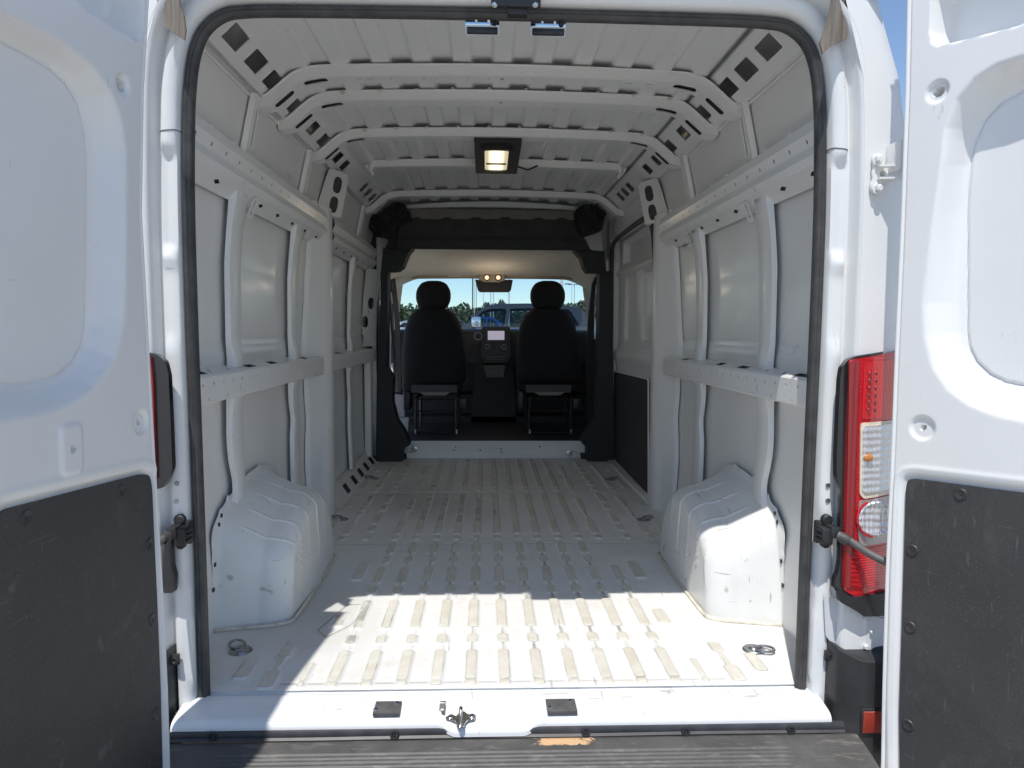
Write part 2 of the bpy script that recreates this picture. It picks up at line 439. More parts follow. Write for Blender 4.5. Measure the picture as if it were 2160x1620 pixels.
floor = hfield('floor_panel', np.arange(-.955, .9551, .0042), np.concatenate([np.arange(YS0, 1.5, .0062), np.arange(1.5, YE+.02, .009)]),
               floor_h, lambda U, V, H: (U, V, H), FLOOR, VAN, None)
# underside of the body, keeps daylight out below the floor
MB().box((-.98, -.04, -.20), (.98, 4.6, -.03)).build('underbody', BLACK, VAN, None)

# tie-down rings on the floor
def tie_ring(px, py, flip, up=False):
    c = atZ(px, py, 0.0); mb = MB()
    mb.lathe([(0, .010), (.012, .010), (.016, .006), (.030, .006), (.034, .002), (.035, -.001)], c, (0, 0, 1), 24)
    a0 = flip; p = []
    for k in range(28):
        t = 2*math.pi*k/28; x = .027*math.cos(t); y = .022*math.sin(t)
        X = x+.032; p.append((c[0]+X*math.cos(a0)-y*math.sin(a0), c[1]+X*math.sin(a0)+y*math.cos(a0), .008+.004*(X/.06)))
    mb.tube(p, .0042, 8, closed=True)
    mb.box((c[0]-.006+.012*math.cos(a0), c[1]-.008, .004), (c[0]+.006+.012*math.cos(a0), c[1]+.008, .013))
    return mb.build('tie_down_ring', STEEL_DARK, floor)
for px, py, fl in ((507, 1373, 2.2), (1590, 1371, -.5), (721, 1096, 2.6), (1357, 1097, .6), (787, 1010, 2.7), (1284, 1012, .4)): tie_ring(px, py, fl)

# ---------------------------------------------------------------- opening outline, door frame and rubber seal
half = [(-.797, -.035), (-.798, .3), (-.800, .62), (-.803, 1.0), (-.803, 1.3), (-.797, 1.50), (-.791, 1.58), (-.781, 1.645), (-.764, 1.695), (-.740, 1.727), (-.705, 1.749), (-.665, 1.756), (-.58, 1.760), (-.3, 1.763), (0, 1.764)]
opening = half+[(-x, z) for x, z in half[-2::-1]]
opening = [(x+(.008 if x > .5 else 0), z) for x, z in opening]
OP = smooth_path([np.array(p) for p in opening], 480)
def sweep(mb, path, section, ends=None):
    P = np.array(path); T = np.gradient(P, axis=0); T /= np.linalg.norm(T, axis=1)[:, None]
    N = np.stack([-T[:, 1], T[:, 0]], 1)         # outward (left side -> -X)
    rows = []
    for k, (p, nn) in enumerate(zip(P, N)):
        sec = section(k, p) if callable(section) else section
        rows.append([(p[0]+nn[0]*d, Y, p[1]+nn[1]*d) for d, Y in sec])
    mb.grid(rows); return mb
def jamb_sec(k, p):
    z = p[1]; side = 1 if abs(p[0]) > .74 else 0
    w = 0.0; q = 0.0
    if side:
        q += .016*float(sstep(1.17, 1.18, z)*(1-sstep(1.40, 1.43, z)))          # hinge pocket
        q += .010*float(sstep(.93, .96, z)*(1-sstep(1.12, 1.14, z)))
        w += .006*float(sstep(.30, .32, z)*(1-sstep(.47, .52, z)))-.006*float(sstep(.02, .05, z)*(1-sstep(.20, .24, z)))
    return [(.016, .030), (.018, .004), (.020, -.002), (.024, -.010), (.026+w, -.028), (.030+w, -.038+q*.5), (.044, -.044+q), (.056, -.046+q),
            (.061, -.042+q*.6), (.066, -.032), (.071, -.032), (.076, -.044), (.078, -.070), (.084, -.078), (.095, -.080)]
frame = sweep(MB(), OP, jamb_sec).build('door_frame', PAINT_DIRTY, VAN, 50)
seal_sec = [(.022, .006), (.024, -.006), (.019, -.0175), (.012, -.0205), (.0075, -.017), (.0055, -.0195), (-.001, -.016), (-.0045, -.006), (-.003, .008), (.006, .014)]
seal = sweep(MB(), OP, seal_sec).build('rubber_door_seal', RUBBER, VAN, 50)
for s in (-1, 1):                                # torn, dusty foot of the seal
    mb = MB(); rows = []
    for k in range(7):
        t = k/6; rows.append([(s*(.785+.012*t-.030*u*(1-t*.2)+.045*(u > .5)*u*t), -.03-.055*t-.01*math.sin(u*5), -.045+.030*(1-t)*(1-u)+.012*math.sin(3*u+t*4)) for u in (0, .25, .5, .75, 1)])
    mb.grid(rows); o = mb.build('seal_foot', RUBBER_DUST, seal, 60)
    md = o.modifiers.new('t', 'SOLIDIFY'); md.thickness = .008; md.offset = 0
for kk in (min(range(2, 240), key=lambda i: abs(OP[i][1]-1.462)), min(range(242, 478), key=lambda i: abs(OP[i][1]-1.445))):
    p = OP[kk]; T_ = OP[kk+1]-OP[kk-1]; T_ /= np.linalg.norm(T_); N_ = np.array([-T_[1], T_[0]])
    MB().tube([(p[0]+N_[0]*d, Y-.0003, p[1]+N_[1]*d-.22*(d-.02)) for d, Y in jamb_sec(kk, p)[2:10]], .0014, 6).build('frame_seam', SEAMD, frame)
def m_cap():
    m, n, l, b = new_mat('dusty_drip_cap'); co = objco(n); mp = n.new('ShaderNodeMapping'); mp.inputs['Scale'].default_value = (70, 70, 5); l.new(co, mp.inputs[0])
    t = tnoise(n, l, 1, 6, .65, mp.outputs[0]); c = ramp(n, l, t.outputs[0], [(.3, (.10, .075, .055)), (.5, (.20, .165, .125)), (.72, (.33, .285, .225))]); l.new(c.outputs[0], b.inputs['Base Color'])
    b.inputs['Roughness'].default_value = .45; bump(n, l, b, t.outputs[0], .25, .002); return m
CAPM = m_cap()
# drip caps at the two upper corners
for s in (-1, 1):
    A = [(345, 0), (343, 40), (342, 50), (354, 60), (368, 72), (385, 84), (397, 92), (400, 70), (396, 40), (388, 20), (386, 0)] if s < 0 else \
        [(1786, 0), (1790, 60), (1791, 78), (1776, 85), (1757, 95), (1741, 108), (1727, 120), (1722, 96), (1732, 66), (1742, 30), (1748, 0)]
    A = [(A[0][0], -45)]+A+[(A[-1][0]+s*2, -45)]
    pts = [atY(x, y, -.083) for x, y in A]; mb = MB()
    plate(mb, [(p[0], p[2]) for p in pts], [], lambda u, v, w: (u, -.083-w-.016*math.sin((abs(u)-.74)*52)-.020*max(0, (v-1.70)), v), 0, .006, sub=(.012, .03))
    mb.build('drip_cap', CAPM, frame, 60)

# ---------------------------------------------------------------- outer body shell
ZT = [-.40, .2, 1.0, 1.40, 1.507, 1.617, 1.71, 1.80, 1.843]
XT = [1.03, 1.045, 1.052, 1.050, 1.042, 1.020, .986, .955, .940]
xo = lambda z: float(np.interp(z, ZT, XT))
shell_sec = [(xo(z), z) for z in np.linspace(-.40, 1.84, 30)]+[(.915, 1.90), (.865, 1.955), (.79, 1.99), (.68, 2.010), (.45, 2.028), (.2, 2.034), (0, 2.035)]
shell_full = shell_sec+[(-x, z) for x, z in shell_sec[-2::-1]]
mb = MB(); rows = []
for Y in (.05, .5, 1.2, 2.0, 2.8, 3.5): rows.append([(x, Y, z) for x, z in shell_full])
mb.grid(rows)
mb.build('body_shell', PAINT, VAN, 50)
for s in (-1, 1):                                # rear corner panels, from the frame edge round to the body side
    mb = MB(); rows = []
    oz = np.array([p[1] for p in OP[:240]]); ox = np.array([-p[0] for p in OP[:240]])
    for z in np.linspace(-.10, 1.86, 62):
        xb = float(np.interp(min(z, 1.60), oz, ox))+.093
        if z > 1.60: xb = .885-.28*(z-1.60)
        X = xo(z); r = []
        for t in (0, .12, .3, .55, .78, .92, 1.0):
            a = t*math.pi/2; r.append((s*(xb+(X-xb)*math.sin(a)**1.0), -.0795+.130*(1-math.cos(a))**1.6, z))
        rows.append(r)
    mb.grid(rows); corner = mb.build('rear_corner_panel', PAINT, VAN, 60)
    if s > 0: CORNER_R = corner
# roof lip over the opening
mb = MB(); rows = []
for X in np.linspace(-.93, .93, 33):
    e = abs(X)/.93; top = float(np.interp(abs(X), [0, .2, .45, .68, .79, .865, .915, .94], [2.035, 2.034, 2.028, 2.010, 1.99, 1.955, 1.90, 1.84]))
    lo = 1.838 if abs(X) < .6 else 1.838-.26*(abs(X)-.6)**1.6
    rows.append([(X, -.080, lo), (X, -.083, lo+.03), (X, -.070, (lo+top)/2+.02), (X, -.045, top-.012), (X, -.02, top-.002), (X, .05, top)])
mb.grid(rows); lip = mb.build('roof_lip', PAINT_DIRTY, VAN, 50)
MB().box((-.150, -.165, 1.885), (.140, -.06, 1.95), .012).build('high_brake_lamp', BLACK, lip)
LATCHM = m_simple('reflection_tinted_steel', (.36, .43, .52), .08, 1, var=.1)  # blue of the reflected sky and a dimmer mirror put into the colour
# top latch bracket and the two chrome latches hanging in the opening
mb = MB()
a = atY(1036, -30, -.082); b = atY(1140, 20, -.082); mb.box((a[0], -.098, b[2]), (b[0], -.080, a[2]+.01), .003)
a2 = atY(1070, 18, -.07); b2 = atY(1112, 36, -.07); mb.box((a2[0], -.086, b2[2]), (b2[0], -.06, a2[2]+.003), .002)
br = mb.build('latch_bracket', BLACK, frame)
for px in (1043, 1129):
    c = atY(px, 10, -.100); MB().lathe([(0, .005), (.004, .005), (.0075, .001), (.0075, 0)], c, (0, -1, 0), 14).build('screw', ZINC, br)
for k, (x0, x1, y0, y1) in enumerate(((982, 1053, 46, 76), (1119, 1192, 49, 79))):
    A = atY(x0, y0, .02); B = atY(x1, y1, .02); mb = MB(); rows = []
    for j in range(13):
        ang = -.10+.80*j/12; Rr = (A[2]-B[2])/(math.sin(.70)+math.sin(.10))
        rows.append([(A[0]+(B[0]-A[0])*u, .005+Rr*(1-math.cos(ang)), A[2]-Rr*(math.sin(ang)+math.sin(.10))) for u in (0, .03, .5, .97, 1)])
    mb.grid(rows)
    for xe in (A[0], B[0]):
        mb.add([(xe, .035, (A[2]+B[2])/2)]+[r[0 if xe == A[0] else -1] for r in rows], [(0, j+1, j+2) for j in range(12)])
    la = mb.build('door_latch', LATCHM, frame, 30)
    zm = A[2]+(B[2]-A[2])*.58; MB().box((A[0]+.004, -.001, B[2]-.001), (B[0]-.004, .012, zm), .002).build('latch_dark_reflection', BLACK, la)  # black block painting the dark lower half of the chrome's reflection
    c = np.array(((A[0]+B[0])/2, .0, A[2]))
    p = [c+np.array(q) for q in ((-.016, .012, -.010), (-.016, -.002, .006), (-.013, -.006, .012), (.013, -.006, .012), (.016, -.002, .006), (.016, .012, -.010))]
    MB().tube(p, .0042, 8).build('latch_hook', CHROME, la)
    MB().lathe([(0, .006), (.005, .006), (.007, .002), (.007, 0)], (B[0]-.012, .006, A[2]-.008), (0, -1, 0), 12).build('rivet', DARKMETAL, la)

# ---------------------------------------------------------------- rear sill, bumper step
def sill_h(U, V): return 0*U
prof = [(.012, -.002), (.006, -.0085), (-.002, -.008), (-.010, -.003), (-.03, -.004), (-.06, -.008), (-.085, -.012), (-.105, -.016), (-.115, -.021), (-.121, -.029), (-.1225, -.041)]
dl = [0]
for a, b in zip(prof, prof[1:]): dl.append(dl[-1]+math.hypot(b[0]-a[0], b[1]-a[1]))
def sill_map(U, V, H):
    Y = np.interp(V, dl, [p[0] for p in prof]); Z = np.interp(V, dl, [p[1] for p in prof])
    cx = -.043
    pk = sstep(.135, .085, np.abs(U-cx))                       # latch pocket
    wk = pk*sstep(-.01, -.05, Y)
    Z = Z-.013*wk; Y = Y-.014*pk*sstep(-.09, -.125, Y)
    for c in (-.36, .33, .6, -.62):
        Z = Z-.003*np.exp(-((U-c)/.09)**2)*np.exp(-((Y+.05)/.03)**2)
    return U, Y, Z
sill = hfield('rear_sill', np.arange(-.846, .8461, .006), np.linspace(0, dl[-1], 46), sill_h, sill_map, m_paint('sill_paint', (.74, .745, .745), 1.2, .3, .8), VAN, 60)
# sill wear pads, striker and hook
for x0, x1, y0, y1 in ((781, 848, 1483, 1509), (1150, 1212, 1478, 1505)):
    A = atZ(x0, y1, -.008); B = atZ(x1, y0, -.008); w = MB()
    w.box((A[0]+.006, A[1], -.012), (B[0], B[1], -.0015), .0015); pad = w.build('wear_pad', GREYPL, sill)
    for fx, fy in ((.16, .28), (.84, .78)):
        c = (A[0]+(B[0]-A[0])*fx, A[1]+(B[1]-A[1])*fy, -.0015)
        MB().lathe([(0, .0030), (.004, .003), (.0072, .0008), (.0072, 0)], c, (0, 0, 1), 14).build('screw', CHROME, pad)
def P(px, py, z=-.019): return atZ(px, py, z)
zc = -.0225
mb = MB(); out = [(940, 1516), (952, 1509), (962, 1514), (972, 1503), (978, 1503), (988, 1510), (998, 1508), (1004, 1513), (1001, 1519), (987, 1521), (982, 1525), (978, 1535), (970, 1536), (963, 1531), (961, 1523), (950, 1520), (941, 1520)]
pl = [P(x, y, zc) for x, y in out]
plate(mb, rnd([(p[0], p[1]) for p in pl], .003, 2), [], lambda u, v, w: (u, v, zc+w), 0, .004)
strk = mb.build('latch_striker', ZINC, sill)
c = P(972, 1520, zc); mb = MB()
mb.tube([(c[0], c[1]+q, zc+h) for q, h in ((-.016, .002), (-.014, .020), (-.006, .028), (.010, .028), (.020, .022), (.024, .002))], .0048, 10); mb.build('striker_loop', ZINC, strk)
for x, y in ((949, 1514), (995, 1513), (971, 1531)):
    q = P(x, y, zc+.004); MB().lathe([(0, .003), (.004, .003), (.0068, .0005), (.0068, 0)], q, (0, 0, 1), 14).build('screw', CHROME, strk)
a = P(925, 1518, zc); b = P(941, 1490, zc); mb = MB()
plate(mb, rect((a[0]+b[0])/2, .0, b[0]-a[0], .052), [circ((a[0]+b[0])/2, -.004, .005)], lambda u, v, w: (u, (a[1]+b[1])/2+v*.8-.006*(v > .015), zc+.003+w+.012*(v+.026)/.052), 0, .003)
mb.box((a[0], b[1]-.006, zc), (b[0], b[1]-.002, zc+.016)); mb.build('hook_plate', ZINC, sill)
# black rubber strip under the sill edge
prs = [(-.116, -.036), (-.1275, -.0375), (-.131, -.043), (-.130, -.052), (-.136, -.0565)]
mb = MB(); rows = []
for X in np.linspace(-.875, .875, 60): rows.append([(X, y-.004*math.sin(X*9)*.3, z) for y, z in prs])
mb.grid(rows); strip = mb.build('rubber_edge_strip', m_simple('edge_rubber', (.040, .040, .044), .45, var=.35, nscale=18), VAN, 40)
for px, py in ((832, 1549), (1235, 1543), (447, 1553), (1668, 1539), (1446, 1542)):
    c = atY(px, py, -.1315); MB().lathe([(0, .003), (.004, .0035), (.005, .002), (.006, .006), (.0105, .006), (.012, 0)], c, (0, -1, .25), 16).build('push_clip', BLACK, strip)
# bumper step with grip grooves
def m_step():
    m, n, l, b = new_mat('step_plastic'); co = objco(n)
    t = tnoise(n, l, 6, 9, .7, co, .8)
    c = ramp(n, l, t.outputs[0], [(.3, (.055, .054, .053)), (.72, (.11, .105, .10))]).outputs[0]
    mp = n.new('ShaderNodeMapping'); mp.inputs['Scale'].default_value = (14, 60, 60); l.new(co, mp.inputs[0])
    t2 = tnoise(n, l, 1, 6, .7, mp.outputs[0], .3); f = ramp(n, l, t2.outputs[0], [(.55, G3(0)), (.72, G3(.6))]); c = mixc(n, l, f.outputs[0], c, (.26, .24, .20))
    # spilt orange dirt near the middle
    sx = n.new('ShaderNodeSeparateXYZ'); l.new(co, sx.inputs[0])
    gx = n.new('ShaderNodeMapRange'); gx.interpolation_type = 'SMOOTHSTEP'
    ax = n.new('ShaderNodeMath'); ax.operation = 'SUBTRACT'; ax.inputs[1].default_value = .145; l.new(sx.outputs[0], ax.inputs[0])
    ab = n.new('ShaderNodeMath'); ab.operation = 'ABSOLUTE'; l.new(ax.outputs[0], ab.inputs[0])
    gx.inputs['From Min'].default_value = .125; gx.inputs['From Max'].default_value = .03; l.new(ab.outputs[0], gx.inputs[0])
    gy = n.new('ShaderNodeMapRange'); gy.interpolation_type = 'SMOOTHSTEP'; gy.inputs['From Min'].default_value = -.187; gy.inputs['From Max'].default_value = -.165; l.new(sx.outputs[1], gy.inputs[0])
    mu = n.new('ShaderNodeMath'); mu.operation = 'MULTIPLY'; l.new(gx.outputs[0], mu.inputs[0]); l.new(gy.outputs[0], mu.inputs[1])
    tn = tnoise(n, l, 30, 8, .75, co, 1.5); ad = n.new('ShaderNodeMath'); ad.operation = 'MULTIPLY_ADD'; l.new(tn.outputs[0], ad.inputs[0]); ad.inputs[1].default_value = 2.2; l.new(mu.outputs[0], ad.inputs[2])
    gt = n.new('ShaderNodeMapRange'); gt.inputs['From Min'].default_value = 1.74; gt.inputs['From Max'].default_value = 1.86; l.new(ad.outputs[0], gt.inputs[0])
    c = mixc(n, l, gt.outputs[0], c, (.62, .40, .22))
    l.new(c, b.inputs['Base Color']); b.inputs['Roughness'].default_value = .55
    t4 = tnoise(n, l, 300, 3, .5, co); bump(n, l, b, t4.outputs[0], .2, .001); return m
def step_map(U, V, H):
    Z = -.0565+0*V
    g = (V > .058) & (np.abs(U) < .70-.35*(V-.058))
    ph = ((V-.058)/.0165) % 1.0
    rid = .0042*np.exp(-((ph-.25)/.17)**2)
    Z = Z+np.where(g, rid-.002, 0)-.004*sstep(.012, .0, V)
    Z = Z-.05*sstep(.75, .93, np.abs(U))**1.5*sstep(.0, .25, V)
    return U, -.135-V, Z
step = hfield('bumper_step', np.arange(-.90, .9001, .012), np.arange(0, .40, .0022), sill_h, step_map, m_step(), VAN, 50)

# ================================================================== load space lining: side walls
XZ = [-.10, .3, .8, 1.2, 1.45, 1.60, 1.79]; XX = [.935, .950, .956, .946, .926, .906, .866]
xs = lambda z: np.interp(z, XZ, XX)
HEAD_SHADE = m_simple('painted_head_shade', (.06, .06, .06), .9)  # dark colour standing for the shade behind the oval openings
RAILP = [(.904, 1.577), (.866, 1.571), (.858, 1.537), (.873, 1.503), (.861, 1.472), (.872, 1.449), (.914, 1.404)]
BELT_T, BELT_B = .842, .757
YPIL = {-1: 1.93, 1: 2.05}
YEND = {-1: 3.46, 1: 2.03}
def plate_on(s, fx):                          # helper: (y, z, w) -> place, w = distance inwards
    return lambda u, v, w: (s*(fx(v)-w), u, v)
def band(mb, s, pa, pb, y0, y1, holes, th=.0025):
    L = math.hypot(pb[0]-pa[0], pb[1]-pa[1])
    nx, nz = (pb[1]-pa[1])/L, -(pb[0]-pa[0])/L   # points outwards of the sheet (towards wall)
    def fn(u, v, w): t = v/L; return (s*(pa[0]+(pb[0]-pa[0])*t+abs(nx)*w), u, pa[1]+(pb[1]-pa[1])*t+nz*w*(1 if nx < 0 else -1)*0)
    plate(mb, [(y0, 0), (y1, 0), (y1, L), (y0, L)], holes, fn, 0, th)
def side_wall(s):
    ye = YEND[s]
    def hf(U, V):
        H = .0035*sstep(.935, .925, V)*sstep(.84, .86, V)-.002*np.exp(-((V-.93)/.004)**2)
        H = H+.004*sstep(.90, .895, V)*(V > .85)
        for (c, hw) in ((1.55, .15), (2.90, .17)):              # window-blank outlines
            if c > ye: continue
            d = rrsdf(U, V, c+(.05 if c < 2 else 0), 1.165, hw, .245, .06)
            H = H-.0045*np.exp(-(d/.0030)**2)+.003*sstep(.0, -.03, d)
        d = rrsdf(U, V, 1.58, .42, .13, .34, .05); H = H-.0035*np.exp(-(d/.003)**2)
        H = H-.0035*np.exp(-((V-1.395)/.003)**2)*sstep(1.42, 1.44, U*0+1.43)
        H = H+.010*sstep(.42, .20, V)*np.exp(-((U-.16)/.5)**2)
        return H+.0018*np.sin(U*5+1)*np.sin(V*4)+.0009*np.sin(U*17+V*5)*np.sin(V*13+U*2)
    skin = hfield('side_wall', np.arange(.03, ye, .012), np.arange(-.03, 1.795, .009), hf, lambda U, V, H: (s*(xs(V)-H), U, V), PAINT_IN, VAN, 50)
    # --- upper rail (folded sheet, six bands)
    spans = [(.02, 1.93)] if s > 0 else [(.02, 1.83), (2.0, 3.44)]
    for (y0, y1) in spans:
        mb = MB()
        for k, (a, b) in enumerate(zip(RAILP, RAILP[1:])):
            h = []; L = math.hypot(b[0]-a[0], b[1]-a[1])
            if k == 2: h = [circ(y, L*.5, .0055, .0080, 8) for y in np.arange(y0+.17, y1-.04, .118)]
            if k == 3: h = []
            if k == 4: h = [rect(y, L*.5, .006, L*.7) for y in np.arange(y0+.56, y1-.05, .42)]
            if k == 5: h = [[(y-.026, L*.42), (y, L*.26), (y+.026, L*.42), (y, L*.58)] for y in np.arange(y0+.17, y1-.05, .215)]
            band(mb, s, a, b, y0, y1, h)
        r = mb.build('upper_rail', PAINT_IN, skin, 20)
        mb = MB(); mb.grid([[(s*(x+.009), yy, z) for x, z in RAILP[1:-1]]+[(s*.902, yy, 1.42)] for yy in (y0+.01, y1-.01)]); mb.build('rail_shade_liner', BLACK, skin, None)  # black liner added so the rail holes look shaded inside
        mb = MB()                                # spot-welded lip along the top edge
        for y in np.arange(y0+.3, y1-.1, .19): MB().box((s*.864, y-.013, 1.5715), (s*.90, y+.013, 1.5765), .0012).build('rail_tab', PAINT_IN, skin)
    # --- belt rail
    for (y0, y1) in ([(.004, 1.83)] if s > 0 else [(.004, 1.76), (1.95, 3.44)]):
        mb = MB(); hl = []
        src = ((432, 800, .075), (535, 784, .105), (581, 777, .10), (647, 766, .085), (719, 756, .10), (753, 751, .09)) if s < 0 else \
              ((1684, 800, .11), (1560, 789, .10), (1513, 782, .09), (1440, 770, .08))
        for px, py, w in src:
            c = atX(px, py, s*.895)
            if y0+.06 < c[1] < y1-.05: hl.append([(c[1]-w/2-.012, .012), (c[1]+w/2-.012, .012), (c[1]+w/2+.012, .050), (c[1]-w/2+.012, .050)])
        for px, py in (((453, 795), (490, 789), (611, 771)) if s < 0 else ((1645, 797), (1609, 794), (1474, 777), (1450, 775))):
            c = atX(px, py, s*.895)
            if y0+.03 < c[1] < y1-.03: hl.append([(c[1]-.03, .014), (c[1]-.018, .014), (c[1]+.03, .048), (c[1]+.018, .048)])
        pa, pb = (.880, BELT_T-.004), (.960, BELT_T+.012)
        def fn(u, v, w): t = v/.080; return (s*(pa[0]+(pb[0]-pa[0])*t), u, pa[1]+(pb[1]-pa[1])*t-w)
        plate(mb, [(y0, 0), (y1, 0), (y1, .080), (y0, .080)], hl, fn, 0, .003)
        h2 = [circ(y, .022, .0050, .0070, 8) for y in np.arange(y0+.13, y1-.03, .083)]+[circ(y, .066, .0038, .005, 8) for y in np.arange(y0+.09, y1-.03, .16)]+[rect(y0+.53, .050, .008, .024, .003, 2)]
        zt = BELT_T-.010
        plate(mb, [(y0, 0), (y1, 0), (y1, zt-BELT_B), (y0, zt-BELT_B)], h2, lambda u, v, w: (s*(.875+w), u, zt-v), 0, .003)
        for a, b in (((.875, zt), (.880, pa[1])), ((.875, BELT_B), (.881, BELT_B-.006)), ((.881, BELT_B-.006), (.952, BELT_B-.010))):
            mb.grid([[(s*a[0], y0, a[1]), (s*b[0], y0, b[1])], [(s*a[0], y1, a[1]), (s*b[0], y1, b[1])]])
        br_ = mb.build('belt_rail', PAINT_IN, skin, 25)
        MB().box((s*.8825, y0+.01, BELT_B+.004), (s*.884, y1-.01, zt-.004)).build('rail_shade_liner', BLACK, skin, None)  # added black sheet, paints shade behind the belt rail holes
    # --- posts: hat section with a slotted flange
    def post(yc, w, z0, z1, name, xin, rear=None, slots=(), fw=.032, flare=True):
        mb = MB(); Z = np.linspace(z0, z1, 26); rows = []; wf = (lambda z: 0.0) if rear is None else rear
        for z in Z:
            x = xin(z); X = float(xs(z)); tp = .5*w*(1-.28*float(sstep(z0+.11, z0, z))) if flare else .5*w
            ya = yc-tp+wf(z)
            rows.append([(s*(X-.019), ya-.007, z), (s*(x+.010), ya-.004, z), (s*(x+.0015), ya-.001, z), (s*x, ya+.005, z), (s*x, yc+tp-.004, z), (s*(x+.002), yc+tp, z), (s*(x+.008), yc+tp+.004, z), (s*(X-.015), yc+tp+.008, z)])
        mb.grid(rows)
        fl = rnd([(yc+w/2+.005, z0+.01), (yc+w/2+.005+fw, z0+.02), (yc+w/2+.005+fw, z1-.09), (yc+w/2+.005, z1-.05)], .008, 2)
        sl = [rect(yc+w/2+.005+fw*.42, (a+b)/2, .013, b-a, .005, 2) for a, b in slots]
        plate(mb, fl, sl, plate_on(s, lambda z: float(xs(z))-.015), 0, .003, sub=(.05, .06))
        for a, b in ((yc-w/2+.01, yc+w/2-.004),):               # closed ends
            for zz in (z0, z1): mb.grid([[(s*xin(zz), a, zz), (s*xin(zz), b, zz)], [(s*(xs(zz)-.01), a, zz), (s*(xs(zz)-.01), b, zz)]])
        if sl: MB().grid([[(s*(float(xs(z))-.009), yy, z) for z in np.linspace(z0+.03, z1-.10, 8)] for yy in (yc+w/2+.008, yc+w/2+fw)]).build('slot_shade_liner', BLACK, skin, None)  # dark backing added in place of shade behind the slots
        return mb.build(name, PAINT_IN, skin, 30)
    xin_u = lambda z: float(xs(z))-.036-.008*float(sstep(1.30, 1.437, z))-.014*float(sstep(.95, .85, z))
    xin_l = lambda z: float(xs(z))-.038-.010*float(sstep(.68, .75, z))
    ups = [(.62, .105), (1.375, .108)] if s < 0 else [(.585, .105), (1.345, .108)]
    for k, (yc, w) in enumerate(ups):
        post(yc, w, BELT_T+.002, 1.437, 'wall_post', xin_u, lambda z: .006*math.sin(9*z), ((.90, .99), (1.005, 1.025), (1.06, 1.16), (1.20, 1.22), (1.25, 1.345)))
        wav = (lambda z: .030*math.exp(-((z-.43)/.07)**2)-.01*math.exp(-((z-.60)/.08)**2)) if k == 0 else (lambda z: .026*math.exp(-((z-.57)/.06)**2))
        post(yc+.005, w*.98, .27 if k == 0 else .10, BELT_B-.002, 'wall_post', xin_l, wav, ((.46, .50), (.52, .56), (.60, .68)), flare=False)
        mb = MB()                                # hook-shaped opening beside the post head
        plate(mb, rect(yc+.115, 1.405, .052, .070, .012, 3), [rect(yc+.113, 1.408, .030, .050, .014, 4)], plate_on(s, lambda z: float(xs(z))-.030+(z-1.37)*-.35), 0, .003)
        mb.build('rail_bracket', PAINT_IN, skin, 30)
    if s < 0:
        post(2.72, .10, BELT_T+.002, 1.437, 'wall_post', xin_u, None, ((.90, 1.0), (1.1, 1.2)))
        post(2.70, .10, .09, BELT_B-.002, 'wall_post', xin_l, lambda z: .02*math.exp(-((z-.55)/.06)**2), ((.3, .4), (.5, .6)), flare=False)
    # --- main pillar at the load door
    yp = YPIL[s]; mb = MB(); rows = []
    for z in np.linspace(-.01, 1.60, 70):
        wv = .022*math.exp(-((z-.53)/.07)**2)-.020*math.exp(-((z-.28)/.14)**2)
        fl = .055*float(sstep(.95, .80, z))*float(sstep(.60, .74, z))
        ya = yp-.27+wv-.05*float(sstep(1.2, .85, z))*float(sstep(.75, .85, z)); yb = yp-.145+wv*.6; nz = float(sstep(1.36, 1.30, z))
        st = .006*float(sstep(.30, .315, z)); X = float(xs(z))
        e = .010*math.exp(-((z-.62)/.02)**2)+.006*float(sstep(.58, .60, z))
        rows.append([(s*(X-.004), ya-.008, z), (s*(X-.020), ya, z), (s*(X-.030), ya+.010, z), (s*(.900-st), yb-.02, z), (s*(.880-st), yb, z), (s*(.868), yb+.015+e, z), (s*.8575, yb+.030+e, z),
                     (s*.8565, yp-.014, z), (s*.860, yp-.005, z), (s*.868, yp, z), (s*.890, yp+.004, z), (s*.945, yp+.030, z)])
    mb.grid(rows); pil = mb.build('load_door_pillar', PAINT_IN, skin, 50)
    c = atX(*((678, 1023) if s < 0 else (1405, 1023)), s*.872)
    for (yy, zz, w, h) in ((yp-.115, c[2], .045, .038),):
        MB().box((s*.8675, yy-w/2, zz-h/2), (s*.8755, yy+w/2, zz+h/2)).build('pillar_hole_shade', BLACK, pil, None)  # solid black block painting the shade of an uncut hole
    for zz, hh in ((.66, .052), (.735, .05), (.50, .12), (.40, .14), (.20, .13), (1.02, .10)):
        MB().box((s*.890, yp+.006, zz-hh/2), (s*.915, yp+.024, zz+hh/2), .004).build('pillar_hole_shade', BLACK, pil, None)  # more black blocks as painted hole shade, nothing is cut
    # pillar head: two oval openings above the rail
    mb = MB(); o = rnd([(yp-.16, 1.565), (yp+.045, 1.565), (yp+.045, 1.79), (yp-.12, 1.79)], .02, 3)
    plate(mb, o, [rect(yp-.030, 1.622, .072, .082, .034, 5), rect(yp-.030, 1.722, .072, .082, .034, 5)], lambda u, v, w: (s*(float(xs(v))-.006-.080*(u-yp+.16)/.205+w), u, v), 0, .003, sub=(.04, .04))
    rows = [[(s*(float(xs(z))-.086), yp+.045, z), (s*(float(xs(z))-.088), yp+.052, z), (s*(float(xs(z))-.080), yp+.062, z), (s*float(xs(z)), yp+.075, z)] for z in np.linspace(1.565, 1.79, 8)]; mb.grid(rows)
    mb.build('pillar_head', PAINT_IN, skin, 30)
    for zz in (1.622, 1.722): MB().grid([[(s*(float(xs(z))-.006-.080*(u-yp+.16)/.205+.008), u, z) for z in (zz-.048, zz+.048)] for u in (yp-.075, yp+.015)]).build('head_shade_liner', HEAD_SHADE, skin, None)  # added dark sheets, painted shade seen through the two ovals
